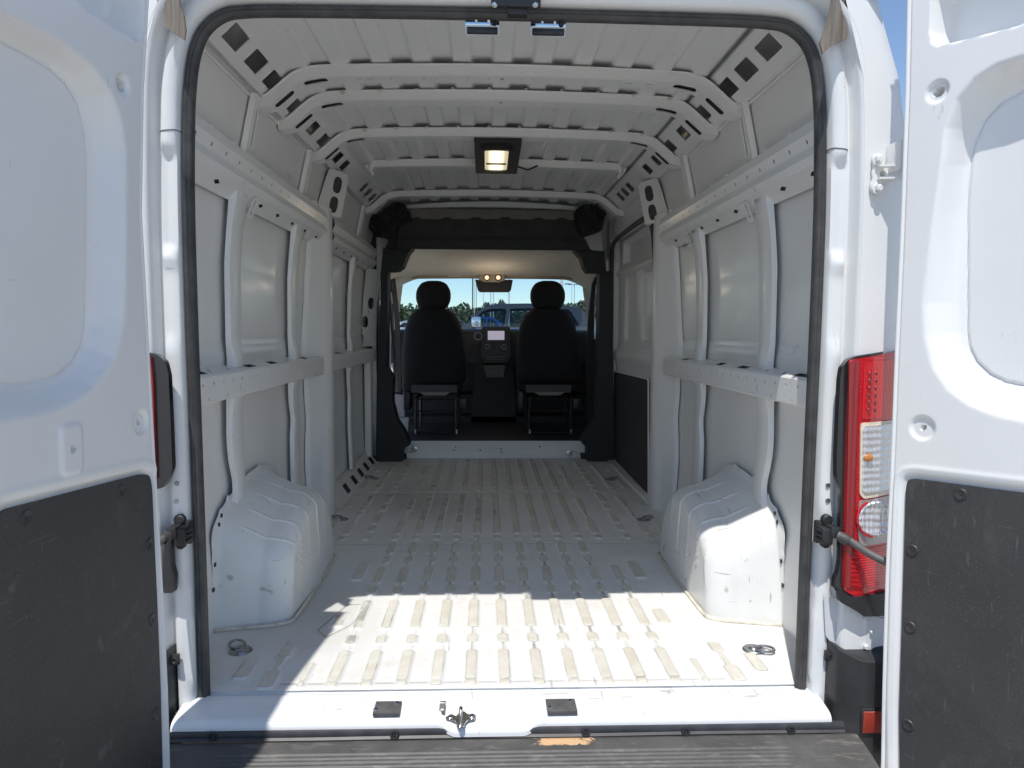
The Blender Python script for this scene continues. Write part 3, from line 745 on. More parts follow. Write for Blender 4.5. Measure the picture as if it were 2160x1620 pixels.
    # --- narrow uprights above the rail
    for yc in (.70, 1.46, 2.87):
        if yc > ye-.1: continue
        mb = MB(); f = lambda z: float(xs(z))-.020
        plate(mb, [(yc-.030, 1.578), (yc+.030, 1.578), (yc+.022, 1.785), (yc-.026, 1.785)], [rect(yc+.006, 1.675, .014, .135, .0065, 4), circ(yc+.004, 1.762, .004, .008, 8)], plate_on(s, f), 0, .003, sub=(.03, .04))
        rows = [[(s*f(z), yc-.030+.02*(z-1.578), z), (s*(f(z)+.012), yc-.036+.02*(z-1.578), z), (s*(f(z)+.014), yc-.046+.02*(z-1.578), z)] for z in np.linspace(1.578, 1.785, 8)]; mb.grid(rows)
        rows = [[(s*f(z), yc+.030-.04*(z-1.578), z), (s*(f(z)+.018), yc+.034-.04*(z-1.578), z)] for z in np.linspace(1.578, 1.785, 8)]; mb.grid(rows)
        rows = [[(s*(f(1.785)-.0), yc-.026, 1.785), (s*(f(1.785)), yc+.022, 1.785)], [(s*(f(1.785)+.03), yc-.026, 1.795), (s*(f(1.785)+.03), yc+.022, 1.795)]]; mb.grid(rows)
        # raised rim round the slot
        rim = [(s*(f(z)-.002), y, z) for y, z in rect(yc+.006, 1.675, .024, .150, .011, 5)]
        mb.tube(rim, .0022, 6, closed=True)
        mb.build('upper_post', PAINT_IN, skin, 30)
    return skin
WALL = {s: side_wall(s) for s in (-1, 1)}

# left front bay: column with oval openings, slotted gussets along the floor
mb = MB(); f = lambda z: float(xs(z))-.035
hl = []
for px, py in ((785, 600), (781, 640), (778, 679), (776, 717)):
    c = atX(px, py, -.90); hl.append(rect(c[1], c[2], .078, .082, .036, 5))
    hl.append(rect(c[1]-.03, c[2]-.062, .012, .012))
ymid = sum(np.mean([p[0] for p in h]) for h in hl[::2])/4
plate(mb, [(ymid-.085, .86), (ymid+.085, .86), (ymid+.085, 1.42), (ymid-.06, 1.42)], hl, lambda u, v, w: (-(f(v)+.028-.075*(u-ymid+.085)/.17+w), u, v), 0, .003, sub=(.06, .06))
rows = [[(-(f(z)-.047), ymid+.085, z), (-(f(z)-.05), ymid+.092, z), (-(f(z)+.02), ymid+.12, z)] for z in (.0, .86, 1.14, 1.79)]; mb.grid(rows)
mb.build('front_column', PAINT_IN, WALL[-1], 30)
MB().box((-.895, ymid-.03, .0), (-.94, ymid+.14, .75), .004).build('front_column', PAINT_IN, WALL[-1])
gy = [float(atZ(x, y, .04)[1]) for x, y in ((721, 1028), (735, 1010), (748, 995), (760, 982), (771, 970), (780, 962))]
for y in gy:
    mb = MB(); mb.grid([[(-.862, y-.055, .003), (-.905, y-.055, .058), (-.945, y-.045, .085)], [(-.862, y-.048, .003), (-.905, y-.046, .060), (-.945, y-.04, .088)]])
    mb.grid([[(-.862, y-.048, .003), (-.905, y-.046, .060)], [(-.900, y-.044, .003), (-.93, y-.044, .060)]])
    mb.build('floor_gusset', PAINT_IN, WALL[-1], 30)
for y in gy: MB().add([(-.868, y-.035, .010), (-.868, y+.045, .010), (-.903, y+.055, .056), (-.903, y-.03, .056)], [(0, 1, 2, 3)]).build('gusset_opening_shade', BLACK, WALL[-1], None)  # black quad painting the shade in each gusset's opening
MB().grid([[(-.845, 1.98, .002), (-.872, 1.98, .008), (-.935, 1.98, .09)], [(-.845, 3.42, .002), (-.872, 3.42, .008), (-.935, 3.42, .09)]]).build('floor_edge_fillet', PAINT_IN, WALL[-1])

# ================================================================== roof: ribbed skin, cant rails, bows
chan = [(k+.5)*.142 for k in range(-5, 5)]
def roof_z(X): return 1.919-.035*(np.abs(X)/.72)**2.2
def roof_h(U, V):
    H = np.zeros(U.shape)
    for c in chan: H = np.maximum(H, .016*(1-sstep(.030, .044, np.abs(U-c))))
    H = H+.0012*np.sin(U*7+V*3)*np.sin(V*5)
    H = H*sstep(.10, .16, V)
    return H
ROOF = hfield('roof_panel', np.arange(-.715, .7151, .0055), np.arange(.03, 3.36, .02), roof_h, lambda U, V, H: (U, V, roof_z(U)+H), PAINT_IN, VAN, 60)
cant = [(.712, 1.884), (.735, 1.880), (.752, 1.872), (.838, 1.792), (.848, 1.787), (.868, 1.784)]
cl = [0]
for a, b in zip(cant, cant[1:]): cl.append(cl[-1]+math.hypot(b[0]-a[0], b[1]-a[1]))
holeY = {-1: [atX(x, y, -.790)[1] for x, y in ((501, 55), (544, 103), (579, 146), (625, 207), (663, 252), (684, 280), (715, 320), (729, 338), (769, 388), (778, 398), (787, 410))],
         1: [atX(x, y, .790)[1] for x, y in ((1617, 78), (1571, 123), (1532, 165), (1480, 222), (1439, 270), (1412, 295), (1383, 332), (1364, 348))]+[2.40, 2.55, 2.70]}
for s in (-1, 1):
    mb = MB(); vm = (cl[2]+cl[3])/2
    hl = [rect(y, vm, .118 if k < 3 else .092, .060, .003, 1) for k, y in enumerate(holeY[s])]+[circ(y, cl[3]-.008, .012, .006, 10) for y in (.16, .84, 1.55)]
    hl = [h for h in hl if not any(abs(np.mean([p[0] for p in h])-np.mean([p[0] for p in g])) < .045 and h is not g and len(g) != len(h) for g in hl)]
    def fn(u, v, w):
        x = float(np.interp(v, cl, [p[0] for p in cant])); z = float(np.interp(v, cl, [p[1] for p in cant])); return (s*(x+w*.65), u, z+w*.7)
    for a, b, h in ((0, 1, []), (1, 2, []), (2, 3, hl), (3, 4, []), (4, 5, [])):
        plate(mb, [(.03, cl[a]), (3.36, cl[a]), (3.36, cl[b]), (.03, cl[b])], h, fn, 0, .003)
    cr = mb.build('cant_rail', PAINT_IN, ROOF, 40)
    mb = MB(); mb.grid([[(s*.866, .04, 1.7825), (s*.862, .04, 1.776), (s*.868, .04, 1.770)], [(s*.866, 3.36, 1.7825), (s*.862, 3.36, 1.776), (s*.868, 3.36, 1.770)]]); mb.build('cant_seam', PAINT_IN, cr)
# bows
BOW_SHADE = m_simple('painted_bow_shade', (.05, .048, .042), .9)  # brown-black that stands for shade inside the bows
SEALER = m_simple('sealer', (.62, .58, .50), .7)
bow_half = [(-.866, 1.752), (-.842, 1.753), (-.812, 1.761), (-.782, 1.783), (-.738, 1.821), (-.708, 1.842), (-.670, 1.855), (-.615, 1.861), (-.4, 1.868), (0, 1.874)]
bow_path = smooth_path([np.array(p) for p in bow_half+[(-x, z) for x, z in bow_half[-2::-1]]], 96)
short_half = [(-.70, 1.84), (-.67, 1.858), (-.64, 1.866), (-.3, 1.876), (0, 1.880)]
short_path = smooth_path([np.array(p) for p in short_half+[(-x, z) for x, z in short_half[-2::-1]]], 60)
def bow(y0, w, path, slots=True, dep=.036):
    Pm = np.array(path); L = np.concatenate([[0], np.cumsum(np.linalg.norm(np.diff(Pm, axis=0), axis=1))]); tot = L[-1]
    T = np.gradient(Pm, axis=0); T /= np.linalg.norm(T, axis=1)[:, None]; N = np.stack([-T[:, 1], T[:, 0]], 1)
    mb = MB()
    def fn(u, v, ww):
        x = np.interp(u, L, Pm[:, 0]); z = np.interp(u, L, Pm[:, 1]); nx = np.interp(u, L, N[:, 0]); nz = np.interp(u, L, N[:, 1])
        return (x+nx*ww, y0+v, z+nz*ww)
    hl = []
    if slots:
        for c in (.105, .235): hl += [rect(c, w*.45, .085, w*.52, .016, 4), rect(tot-c, w*.45, .085, w*.52, .016, 4)]
        for k in range(-9, 10):
            if k == 0: hl.append(rect(tot/2, w*.42, .012, .016)); continue
            c = tot/2+k*.058+(.01 if k % 2 else -.006)
            if abs(k) in (3, 6): continue
            hl.append(rect(c, w*.40, .009 if abs(k) < 8 else .028, .008))
    plate(mb, [(0, 0), (tot, 0), (tot, w), (0, w)], hl, fn, 0, .0025, sub=(.02, w*1.5))
    rows = []
    for (p, n_) in zip(Pm, N):
        q = p+n_*dep; r = p+n_*.004; rows.append([(p[0]+n_[0]*.0005, y0+.004, p[1]), (r[0], y0+.0005, r[1]), (q[0], y0, q[1]), (q[0], y0-.018, q[1])])
    mb.grid(rows)
    rows = [[(p[0], y0+w, p[1]), (p[0]+n_[0]*dep, y0+w+.004, p[1]+n_[1]*dep)] for p, n_ in zip(Pm, N)]; mb.grid(rows)
    o = mb.build('roof_bow', PAINT_IN, ROOF, 40)
    MB().grid([[(p[0]+n_[0]*.010, yy, p[1]+n_[1]*.010) for p, n_ in zip(Pm[2:-2], N[2:-2])] for yy in (y0+.006, y0+w-.004)]).build('bow_shade_liner', BOW_SHADE, ROOF)  # added dark strip, painted shade above the bow slots
    return o
bowY = [float(atZ(1060, y, 1.880)[1]) for y in (157, 209, 285, 350, 411)]
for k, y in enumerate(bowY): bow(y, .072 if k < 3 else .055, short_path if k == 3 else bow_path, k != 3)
for y in bowY[1:3]:                              # sealer blobs where the roof ribs cross the bows
    for c in chan:
        mb = MB(); bm = bmesh.new(); bmesh.ops.create_icosphere(bm, subdivisions=1, radius=.008)
        mb.bm(bm, Matrix.Translation((c+.026, y-.006, roof_z(c)-.002)) @ Matrix.Diagonal((1.2, .8, .8, 1)))
        mb.build('sealer_blob', SEALER, ROOF, 60)
# dome lamp
def dome():
    A = atZ(1000, 290, 1.872); B = atZ(1101, 290, 1.872); C = atZ(1006, 358, 1.845); y0, y1 = A[1], C[1]
    z0, z1 = 1.872, 1.845; mb = MB()
    cxm = (A[0]+B[0])/2; hw = (B[0]-A[0])/2
    def fn(u, v, w): t = (v-y0)/(y1-y0); return (cxm+u, v, z0+(z1-z0)*t-w)
    yl = y0+(y1-y0)*.52
    lens = rect(-.004, yl, .116, .36, .02, 4)
    plate(mb, [(-hw, y0), (hw, y0), (hw, y1), (-hw, y1)], [lens], fn, 0, .020)
    plate(mb, rect(-.004, yl, .15, .42, .02, 3), [rect(-.004, yl, .120, .365, .02, 4)], fn, .0205, .030)
    mb.box((cxm-hw+.01, y0+.02, 1.875), (cxm+hw-.01, y1-.02, 1.905))
    lamp = mb.build('dome_lamp', BLACK, VAN, 30)
    mb = MB(); plate(mb, lens, [], fn, -.004, .022)
    m, n, l, b = new_mat('lit_lamp_lens'); co = objco(n)
    wv = n.new('ShaderNodeTexWave'); wv.inputs['Scale'].default_value = 60; l.new(co, wv.inputs[0])
    sx = n.new('ShaderNodeSeparateXYZ'); l.new(co, sx.inputs[0])
    d = n.new('ShaderNodeMath'); d.operation = 'SUBTRACT'; d.inputs[1].default_value = cxm-.004; l.new(sx.outputs[0], d.inputs[0])
    a = n.new('ShaderNodeMath'); a.operation = 'ABSOLUTE'; l.new(d.outputs[0], a.inputs[0])
    mr = n.new('ShaderNodeMapRange'); mr.interpolation_type = 'SMOOTHSTEP'; mr.inputs['From Min'].default_value = .048; mr.inputs['From Max'].default_value = .012
    mr.inputs['To Min'].default_value = .35; mr.inputs['To Max'].default_value = 1.5; l.new(a.outputs[0], mr.inputs[0])
    b.inputs['Base Color'].default_value = (.8, .78, .68, 1); b.inputs['Emission Color'].default_value = (1, .86, .52, 1); l.new(mr.outputs[0], b.inputs['Emission Strength'])
    b.inputs['Roughness'].default_value = .2; bump(n, l, b, wv.outputs[0], .3, .002)
    mb.build('lamp_lens', m, lamp)
    ld = bpy.data.lights.new('dome_lamp_light', 'AREA'); ld.energy = 0.35; ld.size = .10; ld.size_y = .3; ld.shape = 'RECTANGLE'; ld.color = (1, .86, .60)
    lo = bpy.data.objects.new('dome_lamp_light', ld); COL.objects.link(lo); lo.location = (cxm, yl, 1.82)
    mb = MB(); yb = y0+(y1-y0)*.62; mb.box((cxm-.055, yb-.004, 1.826), (cxm+.047, yb+.004, 1.838)); mb.build('lamp_divider', BLACK, lamp)
    p = [np.array(q) for q in ((cxm+hw, y1-.06, 1.852), (cxm+hw+.03, y1-.05, 1.845), (cxm+hw+.06, y1-.02, 1.845), (cxm+hw+.11, y1-.04, 1.862))]
    MB().tube(smooth_path(p, 14), .005, 8).build('lamp_cable', BLACK, lamp)
dome()

# ================================================================== wheel arches
ARW = [(.395, -.005), (.415, .10), (.438, .20), (.462, .29), (.505, .347), (.60, .383), (.71, .409), (.83, .420), (.95, .414), (1.06, .385), (1.15, .325), (1.22, .22), (1.25, .10), (1.26, -.005)]
ARI = [(.455, -.005), (.460, .08), (.468, .15), (.490, .212), (.545, .262), (.63, .304), (.74, .335), (.86, .350), (.97, .338), (1.06, .298), (1.13, .225), (1.175, .14), (1.195, .07), (1.20, -.005)]
def wheel_arch(s):
    nA = 620; W = np.array(smooth_path([np.array(p) for p in ARW], nA)); I = np.array(smooth_path([np.array(p) for p in ARI], nA))
    t = np.linspace(0, 1, nA+1); cen = np.array([.83, -.005])
    dI = cen-I
    ridge = np.zeros(nA+1)
    TK = (.30, .375, .45, .53, .61)
    for k in TK: ridge += np.exp(-((t-k)/.0042)**2)
    sec = []                                     # cross sections: from the wall inwards, over the shoulder, down the side
    Tn = np.gradient(W, axis=0); Tn /= np.linalg.norm(Tn, axis=1)[:, None]; Nw = np.stack([-Tn[:, 1], Tn[:, 0]], 1)
    scal = .024+.030*np.exp(-((t-.235)/.05)**2)+.008*np.maximum(0, np.sin(t*46))**6+.014*np.exp(-((t-.36)/.008)**2)+.012*np.exp(-((t-.46)/.008)**2)
    sec.append((s*.9375, W+Nw*(scal-.006)[:, None])); sec.append((s*.9365, W+Nw*scal[:, None])); sec.append((s*.9345, W+Nw*(scal-.002)[:, None])); sec.append((s*.932, W+Nw*.006)); sec.append((s*.926, W+Nw*.001))
    for k in range(1, 15):
        q = k/14; sec.append((s*(.926+(.800-.926)*q), W+(I-W)*q*.90))
    base = W+(I-W)*.90
    for k in range(1, 13):                       # rounded shoulder
        a = k/12*math.pi/2; sec.append((s*(.800-.094*math.sin(a)), base+(I+dI*.15-base)*(1-math.cos(a))))
    sh = I+dI*.15
    for k in range(1, 19):
        q = k/18; sec.append((s*(.706-.012*q), sh+(cen-sh)*q*.999))
    rows = []
    for j, (x, yz) in enumerate(sec):
        if 8 < j < len(sec)-3:
            f = min(1, (j-8)/4); d = np.array([yz[k]-cen for k in range(nA+1)])
            inner = max(0, (j-19)/12)
            nrm = np.zeros((nA+1, 3)); dd = d/np.maximum(np.linalg.norm(d, axis=1), 1e-4)[:, None]
            nrm[:, 0] = -s*min(1, inner); nrm[:, 1] = dd[:, 0]*(1-min(1, inner)); nrm[:, 2] = dd[:, 1]*(1-min(1, inner))
            rr_ = ridge
            if j > 24:
                yk = [sec[24][1][int(k*nA)][0] for k in TK]; yy_ = np.array([yz[k][0] for k in range(nA+1)]); zz_ = np.array([yz[k][1] for k in range(nA+1)])
                ry = sum(np.exp(-((yy_-y_-(.30-zz_)*.10*(q_-2))/.0042)**2) for q_, y_ in enumerate(yk))*sstep(.06, .14, zz_)*(zz_ > 0)
                bl = min(1, (j-24)/4); rr_ = ridge*(1-bl)+ry*bl
            off = (rr_*.0045*f)[:, None]*nrm
        else: off = np.zeros((nA+1, 3))
        rows.append([(x+off[k, 0], yz[k][0]+off[k, 1], max(-.006, yz[k][1]+off[k, 2])) for k in range(nA+1)])
    mb = MB(); mb.grid(rows); arch = mb.build('wheel_arch', PAINT_SCUFF, VAN, 60)
    for k in (.10, .16, .27, .30, .40):
        p = W[int(k*nA)]+Nw[int(k*nA)]*.018
        MB().box((s*.930, p[0]-.006, p[1]-.006), (s*.9335, p[0]+.006, p[1]+.006)).build('arch_hole_shade', BLACK, arch, None)  # black chip painting a flange hole's shade, sheet stays uncut
    # sealed foot where arch meets floor
    pth = [(s*.93, .392, .004), (s*.86, .405, .004), (s*.77, .425, .004), (s*.715, .450, .004), (s*.696, .50, .004), (s*.694, .8, .004), (s*.696, 1.08, .004), (s*.704, 1.17, .004), (s*.78, 1.23, .004)]
    MB().tube(smooth_path([np.array(p) for p in pth], 40), .006, 8).build('arch_sealer', m_simple('yellowed_sealer', (.62, .58, .48), .6, var=.25, nscale=20), arch)
    return arch
ARCH = {s: wheel_arch(s) for s in (-1, 1)}

# ================================================================== rear doors (swung open)
class Door:
    """flat door frame of reference: u from the hinge edge outwards, v = height, h = towards the load side face"""
    def __init__(s, p0, ang, side):
        s.p0 = np.array(p0); s.side = side
        s.d = np.array([side*math.sin(ang), -math.cos(ang)]); s.n = np.array([-side*math.cos(ang), -math.sin(ang)])
    def uv(s, px, py, h=0):
        q0 = s.p0+s.n*h; P = onp(px, py, (q0[0], q0[1], 0), (s.n[0], s.n[1], 0)); return (float((P[:2]-s.p0)@s.d), float(P[2]))
    def at(s, u, v, h=0): q = s.p0+s.d*u+s.n*h; return (q[0], q[1], v)
    def fn(s, U, V, H): return (s.p0[0]+s.d[0]*U+s.n[0]*H, s.p0[1]+s.d[1]*U+s.n[1]*H, V)
def recess(U, V, outer, inner, depth):
    do = -sdf(outer, U, V); di = sdf(inner, U, V)
    t = np.where(di <= 0, 1.0, np.clip(do, 0, None)/(np.clip(do, 0, None)+np.clip(di, 1e-6, None)))
    return -depth*(t*t*(3-2*t))
def make_door(side):
    if side < 0:
        D = Door((-.790, -.275), rad(6), -1)
        edge = [D.uv(*p) for p in ((318, 0), (307, 200), (303, 450), (318, 720), (333, 1000), (347, 1250), (356, 1450), (360, 1600))]
        inner = [(0, 80), (60, 112), (105, 138), (140, 172), (165, 215), (180, 265), (187, 330), (186, 560), (184, 690), (176, 730), (158, 765), (130, 791), (100, 804), (60, 811), (0, 814)]
        outer = [(0, 20), (70, 52), (140, 92), (195, 135), (235, 190), (258, 250), (268, 320), (268, 600), (264, 680), (246, 760), (205, 820), (150, 858), (90, 880), (0, 895)]
        pan = [(322, 1030), (318, 1002), (300, 1000), (0, 1078), (0, 1700), (346, 1700), (340, 1450), (332, 1250)]
        win = [(265, 0), (264, 55), (258, 70), (247, 70), (150, 2)]
        dim = [((260, 180), .024, .012), ((298, 890), .028, .005)]
    else:
        D = Door((.913, -.170), rad(32), 1)
        edge = [D.uv(*p) for p in ((1908, 0), (1904, 200), (1893, 500), (1882, 740), (1872, 1000), (1863, 1200), (1856, 1450), (1853, 1600))]
        inner = [(2160, 186), (2110, 214), (2075, 252), (2053, 300), (2042, 350), (2036, 450), (2035, 700), (2040, 735), (2056, 766), (2085, 793), (2120, 810), (2160, 818)]
        outer = [(2160, 112), (2100, 130), (2050, 162), (2012, 208), (1990, 270), (1984, 340), (1960, 500), (1942, 640), (1946, 710), (1962, 775), (1995, 825), (2040, 858), (2100, 882), (2160, 895)]
        pan = [(1910, 1032), (1914, 1012), (1930, 1010), (2160, 1040), (2400, 1072), (2400, 1800), (1890, 1800), (1896, 1500), (1905, 1200)]
        win = [(1993, 0), (1993, 62), (1997, 84), (2010, 90), (2160, 43)]
        dim = [((1977, 193), .026, .011), ((1945, 903), .030, .005)]
    eu = np.array([e[0] for e in edge][::-1]); ev = np.array([e[1] for e in edge][::-1])
    u0 = lambda v: np.interp(v, ev, eu)
    FAR = .70 if side < 0 else .68
    RD = .058 if side > 0 else .045
    inn = [D.uv(*p, -RD) for p in inner]; out = [D.uv(*p) for p in outer]
    # the far half of each recess lies outside the picture: carry it on to the free edge
    inn = [(FAR-.07, inn[0][1]+.05), (FAR-.10, inn[0][1]+.07)]+inn+[(FAR-.12, inn[-1][1]), (FAR-.08, inn[-1][1]+.03), (FAR-.05, inn[-1][1]+.10)]
    out = [(FAR+.02, out[0][1]+.03), (FAR-.04, out[0][1]+.09)]+out+[(FAR-.06, out[-1][1]), (FAR, out[-1][1]+.04), (FAR+.03, out[-1][1]+.12)]
    wu = [D.uv(*p, -.03) for p in win]
    if side < 0: wpoly = [wu[0]]+wu[1:]+[(FAR-.05, wu[-1][1]+.11), (FAR-.05, 1.80), (wu[0][0]+.01, 1.80)]
    else: wpoly = [wu[0]]+wu[1:]+[(FAR-.05, wu[-1][1]+.06), (FAR-.05, 1.80), (wu[0][0]+.01, 1.80)]
    win_o = []
    c = np.mean(np.array(wpoly), 0)
    for p in wpoly:
        q = np.array(p)-c; win_o.append(tuple(c+q*(1+.020/np.linalg.norm(q))))
    pu = [D.uv(*p) for p in pan]
    pu = [(min(u, .76), max(v, -.115)) for u, v in pu]
    ppoly = rnd(pu, .018, 4)
    def hf(U, V):
        Ua = U+u0(V)
        H = recess(Ua, V, out, inn, RD)
        H = np.minimum(H, recess(Ua, V, win_o, wpoly, .080))
        H = H-.0055*np.exp(-((sdf(inn, Ua, V)+.004)/.0026)**2)
        dp = sdf(ppoly, Ua, V); H = H-.008*(1-sstep(.004, .016, dp))
        H = H+.0022*np.exp(-((dp-.026)/.006)**2)
        for (px, py), r, hr in dim:
            u_, v_ = D.uv(px, py); q = np.hypot(Ua-u_, V-v_); H = H-.0065*(1-sstep(r*.78, r, q))-.03*(1-sstep(hr*.85, hr, q))
        if side < 0:
            u_, v_ = D.uv(150, 947); H = H+.005*(1-sstep(-.004, .006, rrsdf(Ua, V, u_, v_, .028, .045, .012)))-.03*(1-sstep(.004, .0055, np.hypot(Ua-u_, V-v_)))
        H = H-.004*np.exp(-((U-.014)/.0022)**2)                 # hem seam beside the edge
        H = H-.020*sstep(.008, .0, U)**2
        H = H+.0010*np.sin(Ua*11)*np.sin(V*6)
        return H
    us = np.concatenate([np.arange(0, .03, .0016), np.arange(.03, .80, .0038)]); vs = np.arange(-.135, 1.851, .0038)
    door = hfield('rear_door', us, vs, hf, lambda U, V, H: D.fn(U+u0(V), V, H), PAINT if side > 0 else PAINT, VAN, 60)
    # edge return and outer skin
    mb = MB(); rows = []
    for v in np.linspace(-.135, 1.850, 40):
        a = float(u0(v)); rows.append([D.at(a, v, -.020), D.at(a-.004, v, -.026), D.at(a-.004, v, -.085), D.at(a+.02, v, -.098), D.at(a+.3, v, -.100), D.at(a+.79, v, -.090), D.at(a+.796, v, -.002)])
    mb.grid(rows)
    for v in (-.135, 1.850):
        a = float(u0(v)); mb.grid([[D.at(a, v, -.0), D.at(a+.796, v, 0)], [D.at(a, v, -.098), D.at(a+.796, v, -.09)]])
    mb.build('outer_skin', PAINT, door, 40)
    # lower trim board with its fasteners
    mb = MB(); plate(mb, ppoly, [], lambda u, v, w: D.at(u, v, w), -.006, -.001)
    board = mb.build('trim_board', BOARD, door, 30)
    scr = ((57, 1092), (317, 1147), (322, 1306), (330, 1505), (257, 1035)) if side < 0 else ((2026, 1043), (1924, 1161), (1919, 1323), (1915, 1530))
    for px, py in scr:
        u, v = D.uv(px, py); c = D.at(u, v, -.0012); ax = (D.n[0], D.n[1], 0)
        MB().lathe([(0, .002), (.0022, .0022), (.0030, .0008), (.0080, .0028), (.0125, .0030), (.0145, .0)], c, ax, 22).build('board_fastener', m_bl, board)
    # rubber bead down the hinge edge
    p = [D.at(float(u0(v))+.004, v, -.018) for v in np.linspace(-.12, 1.84, 30)]
    MB().tube(p, .003, 6).build('edge_bead', m_simple('edge_sealant', (.55, .50, .42), .7), door)
    return D, door, u0
m_bl = m_simple('board_screw', (.035, .034, .034), .5, var=.3)
DL, DOOR_L, u0L = make_door(-1)
DR, DOOR_R, u0R = make_door(1)
# ---------------------------------------------------------------- hinges, check straps
def bolt(c, ax, r, mat, parent, name='bolt'):
    mb = MB(); mb.lathe([(r*1.75, 0), (r*1.75, .003), (r*1.1, .004)], c, ax, 20); mb.lathe([(r*1.1, .004), (r*1.1, .012), (r*.8, .014), (0, .014)], c, ax, 6)
    return mb.build(name, mat, parent, 25)
def hinge(px, py, parent, mat):
    k = (lambda x, y, Y=-.087: atY(px+(x-1870), py+(y-370), Y))
    o = [(1842, 325), (1838, 335), (1842, 352), (1838, 366), (1840, 378), (1834, 392), (1838, 406), (1850, 410), (1858, 400), (1858, 388), (1905, 378), (1905, 352), (1860, 350), (1858, 330), (1850, 322)]
    pts = [k(x, y) for x, y in o]; mb = MB()
    plate(mb, rnd([(p[0], p[2]) for p in pts], .006, 3), [], lambda u, v, w: (u, -.084-w-.25*max(0, u-.945), v), 0, .006, sub=(.02, .02))
    for y in (352, 378):
        A = k(1848, y); B = k(1906, y-1, -.125); mb.obox((A+B)/2+np.array([0, -.004, 0]), (B-A)/2, (0, .012, 0), (0, 0, .0022))
    # upright leaf fixed to the door
    A = k(1888, 300, -.115); B = k(1888, 362, -.115); mb.box((A[0]-.002, A[1]-.03, B[2]), (A[0]+.004, A[1]+.035, A[2]), .002)
    h = mb.build('door_hinge', mat, parent, 40)
    for x, y in ((1850, 337), (1850, 398)): bolt(k(x, y, -.090), (0.15, -1, 0), .0085, mat, h)
    c = k(1860, 368, -.089); MB().lathe([(.003, 0), (.003, .004), (.0055, .005), (.0065, 0)], c, (0, -1, 0), 12).build('hinge_nut', ZINC, h)
    return h
hinge(1870, 370, CORNER_R, PAINT)
HM = m_paint('hinge_paint', (.62, .63, .64), .6, .35)
# lower right: exposed inner panel with slot, hinge bracket
pts = [atY(x, y, -.055) for x, y in ((1738, 1256), (1768, 1262), (1885, 1290), (1885, 1395), (1757, 1362), (1742, 1340))]
mb = MB(); sc = [atY(x, y, -.055) for x, y in ((1784, 1295), (1791, 1293), (1793, 1318), (1792, 1338), (1785, 1338), (1783, 1318))]
plate(mb, [(p[0], p[2]) for p in pts], [rnd([(p[0], p[2]) for p in sc], .006, 3)], lambda u, v, w: (u, -.055+w, v), 0, .004)
low = mb.build('lamp_support_panel', HM, CORNER_R)
pts = [atY(x, y, -.06) for x, y in ((1805, 1300), (1830, 1292), (1885, 1305), (1885, 1345), (1835, 1358), (1822, 1372), (1806, 1368), (1812, 1335))]
mb = MB(); plate(mb, rnd([(p[0], p[2]) for p in pts], .005, 2), [], lambda u, v, w: (u, -.060-w-.2*max(0, u-.93), v), 0, .012, sub=(.02, .02)); hg = mb.build('lower_hinge', HM, CORNER_R, 40)
for x, y in ((1824, 1300), (1824, 1362), (1834, 1330)): bolt(atY(x, y, -.073), (0, -1, 0), .007 if y != 1330 else .004, HM, hg)
def strap(c, end, parent, mirror):
    c = np.array(c); mb = MB()
    s = -1 if mirror else 1
    mb.box(c+np.array([-.022, -.004, -.030]), c+np.array([.022, .014, .030]), .004)          # back plate
    mb.lathe([(.014, 0), (.014, .012), (.010, .015), (0, .015)], c+np.array([.006*s, .004, .034]), (0, -1, 0), 18)
    mb.lathe([(.012, 0), (.012, .012), (0, .014)], c+np.array([.004*s, .004, -.030]), (0, -1, 0), 18)
    mb.box(c+np.array([-.024 if s > 0 else -.004, -.046, -.022]), c+np.array([.004 if s > 0 else .024, -.002, .020]), .003)
    for q in (-.012, 0, .012): mb.box(c+np.array([(-.028 if s > 0 else .024), -.040, q-.002]), c+np.array([(-.023 if s > 0 else .029), -.010, q+.004]))
    mb.box(c+np.array([-.004 if s > 0 else -.022, -.050, -.004]), c+np.array([.022 if s > 0 else .004, -.012, .026]), .004)
    st = mb.build('door_check', BLACK, parent, 35)
    a = c+np.array([.016*s, -.045, .004]); e = np.array(end); mid = (a+e)/2+np.array([0, 0, -.004])
    path = smooth_path([a, a+(e-a)*.2+np.array([0, 0, .002]), mid, e], 20)
    MB().tube(path, [.0125 if i < 3 else .0098 for i in range(21)], 12).build('check_arm', GREYPL, st)
    MB().lathe([(.0135, -.012), (.0145, -.004), (.0145, .006), (.0125, .014)], a+(e-a)*.10, e-a, 14).build('arm_collar', RUBBER, st)
cR = atY(1737, 1122, -.050); strap(cR, np.array(DR.at(.055, 0, -.04))+np.array([0, 0, float(atY(1862, 1192, -.15)[2])]), frame, False)
cL = atY(386, 1123, -.050); strap(cL, np.array([-.865, -.20, float(atY(360, 1150, -.2)[2])-.015]), frame, True)
# black clips on the frame
for px, py in ((1747, 1382), (1737, 1503), (370, 1390), (371, 1512)):
    c = atY(px, py, -.056); mb = MB(); mb.box(c-np.array([.011, .006, .014]), c+np.array([.011, .004, .014]), .002)
    mb.lathe([(0, .004), (.004, .004), (.006, .007), (.0085, .007), (.0095, 0)], c-np.array([-.002, .006, 0]), (0, -1, 0), 14); mb.build('frame_clip', BLACK, frame)
for px, py in ((1747, 1024), (1747, 1056), (372, 1020), (371, 1058)):
    c = atY(px, py, -.046); MB().lathe([(0, .001), (.0055, .001), (.0065, -.002)], c, (0, -1, 0), 14).build('frame_plug', STEEL_DARK, frame)

